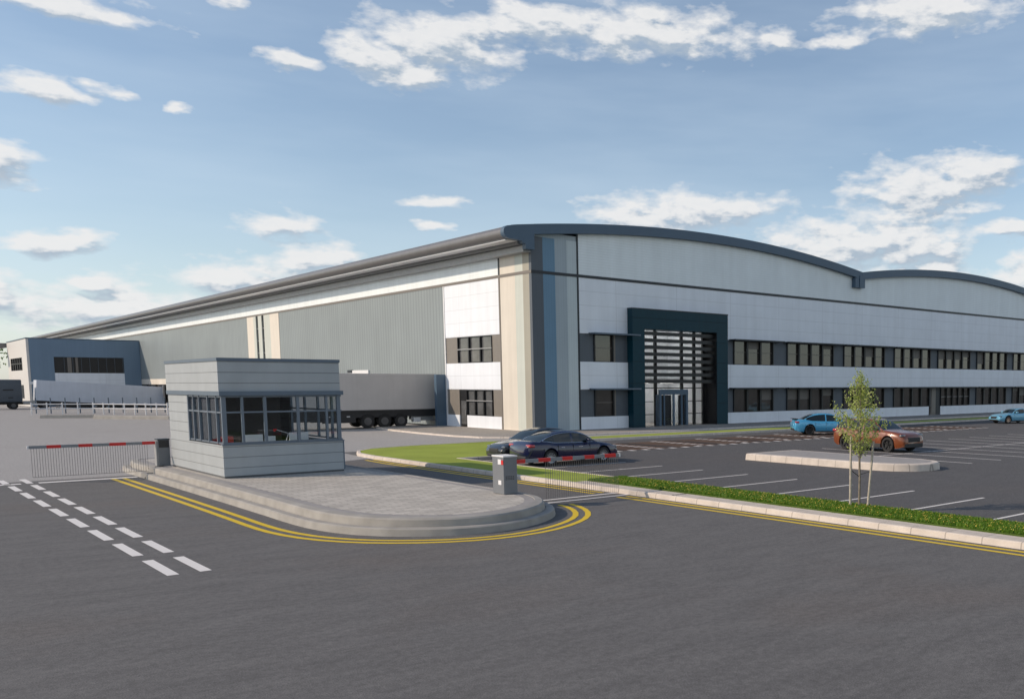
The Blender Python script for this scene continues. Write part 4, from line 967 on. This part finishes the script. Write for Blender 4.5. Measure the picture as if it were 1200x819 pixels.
def dens(vec):
    # billowy large lumps + finer detail, domain-warped ellipses
    lump = node_noise(nt, mapping(nt, vec, 0, (.16,.42,1)), 1.0, 2, .5, .0)
    mid = node_noise(nt, mapping(nt, vec, 0, (.50,1.15,1)), 1.0, 3, .5, .0)
    fine = node_noise(nt, mapping(nt, vec, 0, (1.6,3.2,1)), 1.0, 5, .58, .1)
    wrp = nt.nodes.new('ShaderNodeTexNoise'); wrp.inputs['Scale'].default_value = 1.; wrp.inputs['Detail'].default_value = 4; nt.links.new(mapping(nt, vec, 0, (.30,.7,1)), wrp.inputs['Vector'])
    off = nt.nodes.new('ShaderNodeVectorMath'); off.operation='MULTIPLY_ADD'; nt.links.new(wrp.outputs['Color'], off.inputs[0]); off.inputs[1].default_value=(3.6,1.5,0)
    a0 = nt.nodes.new('ShaderNodeVectorMath'); a0.operation='ADD'; nt.links.new(vec, a0.inputs[0]); a0.inputs[1].default_value=(-1.8,-.75,0); nt.links.new(a0.outputs[0], off.inputs[2])
    mx = None
    for a,e,ra,re in clouds:
        s1 = nt.nodes.new('ShaderNodeVectorMath'); s1.operation='SUBTRACT'; nt.links.new(off.outputs[0], s1.inputs[0]); s1.inputs[1].default_value=(a,e,0)
        s2 = nt.nodes.new('ShaderNodeVectorMath'); s2.operation='MULTIPLY'; nt.links.new(s1.outputs[0], s2.inputs[0]); s2.inputs[1].default_value=(1/ra,1/re,0)
        s3 = nt.nodes.new('ShaderNodeVectorMath'); s3.operation='LENGTH'; nt.links.new(s2.outputs[0], s3.inputs[0])
        v = node_m(nt,'SUBTRACT',1.0,s3.outputs['Value']); mx = v if mx is None else node_m(nt,'SMOOTH_MAX',mx,v,.25)
    mx = node_m(nt,'MAXIMUM',mx,-1.)
    n = node_m(nt,'ADD',node_m(nt,'MULTIPLY',node_m(nt,'SUBTRACT',mid,.5),1.7),node_m(nt,'MULTIPLY',node_m(nt,'SUBTRACT',fine,.5),.52))
    n = node_m(nt,'ADD',n,node_m(nt,'MULTIPLY',node_m(nt,'SUBTRACT',lump,.5),.5))
    return node_m(nt,'ADD',node_m(nt,'MULTIPLY',mx,1.1),n), fine
d0, b0 = dens(cv.outputs[0])
up = nt.nodes.new('ShaderNodeVectorMath'); up.operation='ADD'; nt.links.new(cv.outputs[0], up.inputs[0]); up.inputs[1].default_value=(-.35,.55,0)
d1, b1 = dens(up.outputs[0])
cov = node_range(nt, d0, .02, .62, 0, 1)
cov = node_m(nt,'MULTIPLY',cov,node_range(nt, b0, .25, .6, .92, 1.))
under = node_range(nt, d1, -.05, .60, 0, 1)                       # how much cloud lies above: darker undersides
edge = node_range(nt, node_m(nt,'SUBTRACT',d0,d1), -.28, .26, 1, 0)
shade = node_m(nt,'MULTIPLY',under,node_m(nt,'POWER',edge,1.5))
shade = node_m(nt,'MULTIPLY',shade,node_range(nt, b0, .3, .7, 1.1, .85))
cc = node_mix(nt, shade, (6.3,6.3,6.3), (3.1,3.7,4.4))
# thin veil of high haze
veil = node_noise(nt, mapping(nt, cv.outputs[0], R(8), (.05,.25,1)), 1.0, 4, .55)
lowh = node_m(nt,'MULTIPLY',node_range(nt, E_, 0., 14., .42, .10),node_range(nt, E_, 22., 40., 1, 0))
vf = node_m(nt,'ADD',node_m(nt,'MULTIPLY',node_m(nt,'MULTIPLY',node_range(nt, veil, .40, .75, 0, 1),node_range(nt, E_, 22., 40., 1, .2)),.22),lowh)
sky1 = node_mix(nt, vf, sk.outputs[0], (4.9,5.8,6.7))
abv = node_range(nt, E_, -.5, .5, 0, 1)
fin = node_mix(nt, node_m(nt,'MULTIPLY',node_m(nt,'MULTIPLY',cov,.95),abv), sky1, cc)
nt.links.new(fin, bg.inputs[0])

# ------------------------------------------------------------------ camera
cam = bpy.data.cameras.new('camera'); co = bpy.data.objects.new('camera', cam); COL.objects.link(co); S.camera = co
co.location = (0,0,3.4)
yaw, pitch, f_, cx_, cy_ = .78393194, -.09990974, 1071.9831, 878.4268, 557.0389
fw = Vector((math.sin(yaw)*math.cos(pitch), math.cos(yaw)*math.cos(pitch), math.sin(pitch)))
co.rotation_euler = fw.to_track_quat('-Z','Y').to_euler()
cam.sensor_fit = 'HORIZONTAL'; cam.sensor_width = 36; cam.lens = 36*f_/1200; cam.shift_x = (600-cx_)/1200; cam.shift_y = (cy_-409.5)/1200
cam.clip_start = .1; cam.clip_end = 6000
S.view_settings.view_transform = 'Standard'; S.view_settings.look = 'None'; S.view_settings.exposure = .2; S.view_settings.gamma = 1.
S.cycles.use_denoising = True; S.cycles.max_bounces = 8; S.cycles.transparent_max_bounces = 16; S.cycles.sample_clamp_indirect = 8
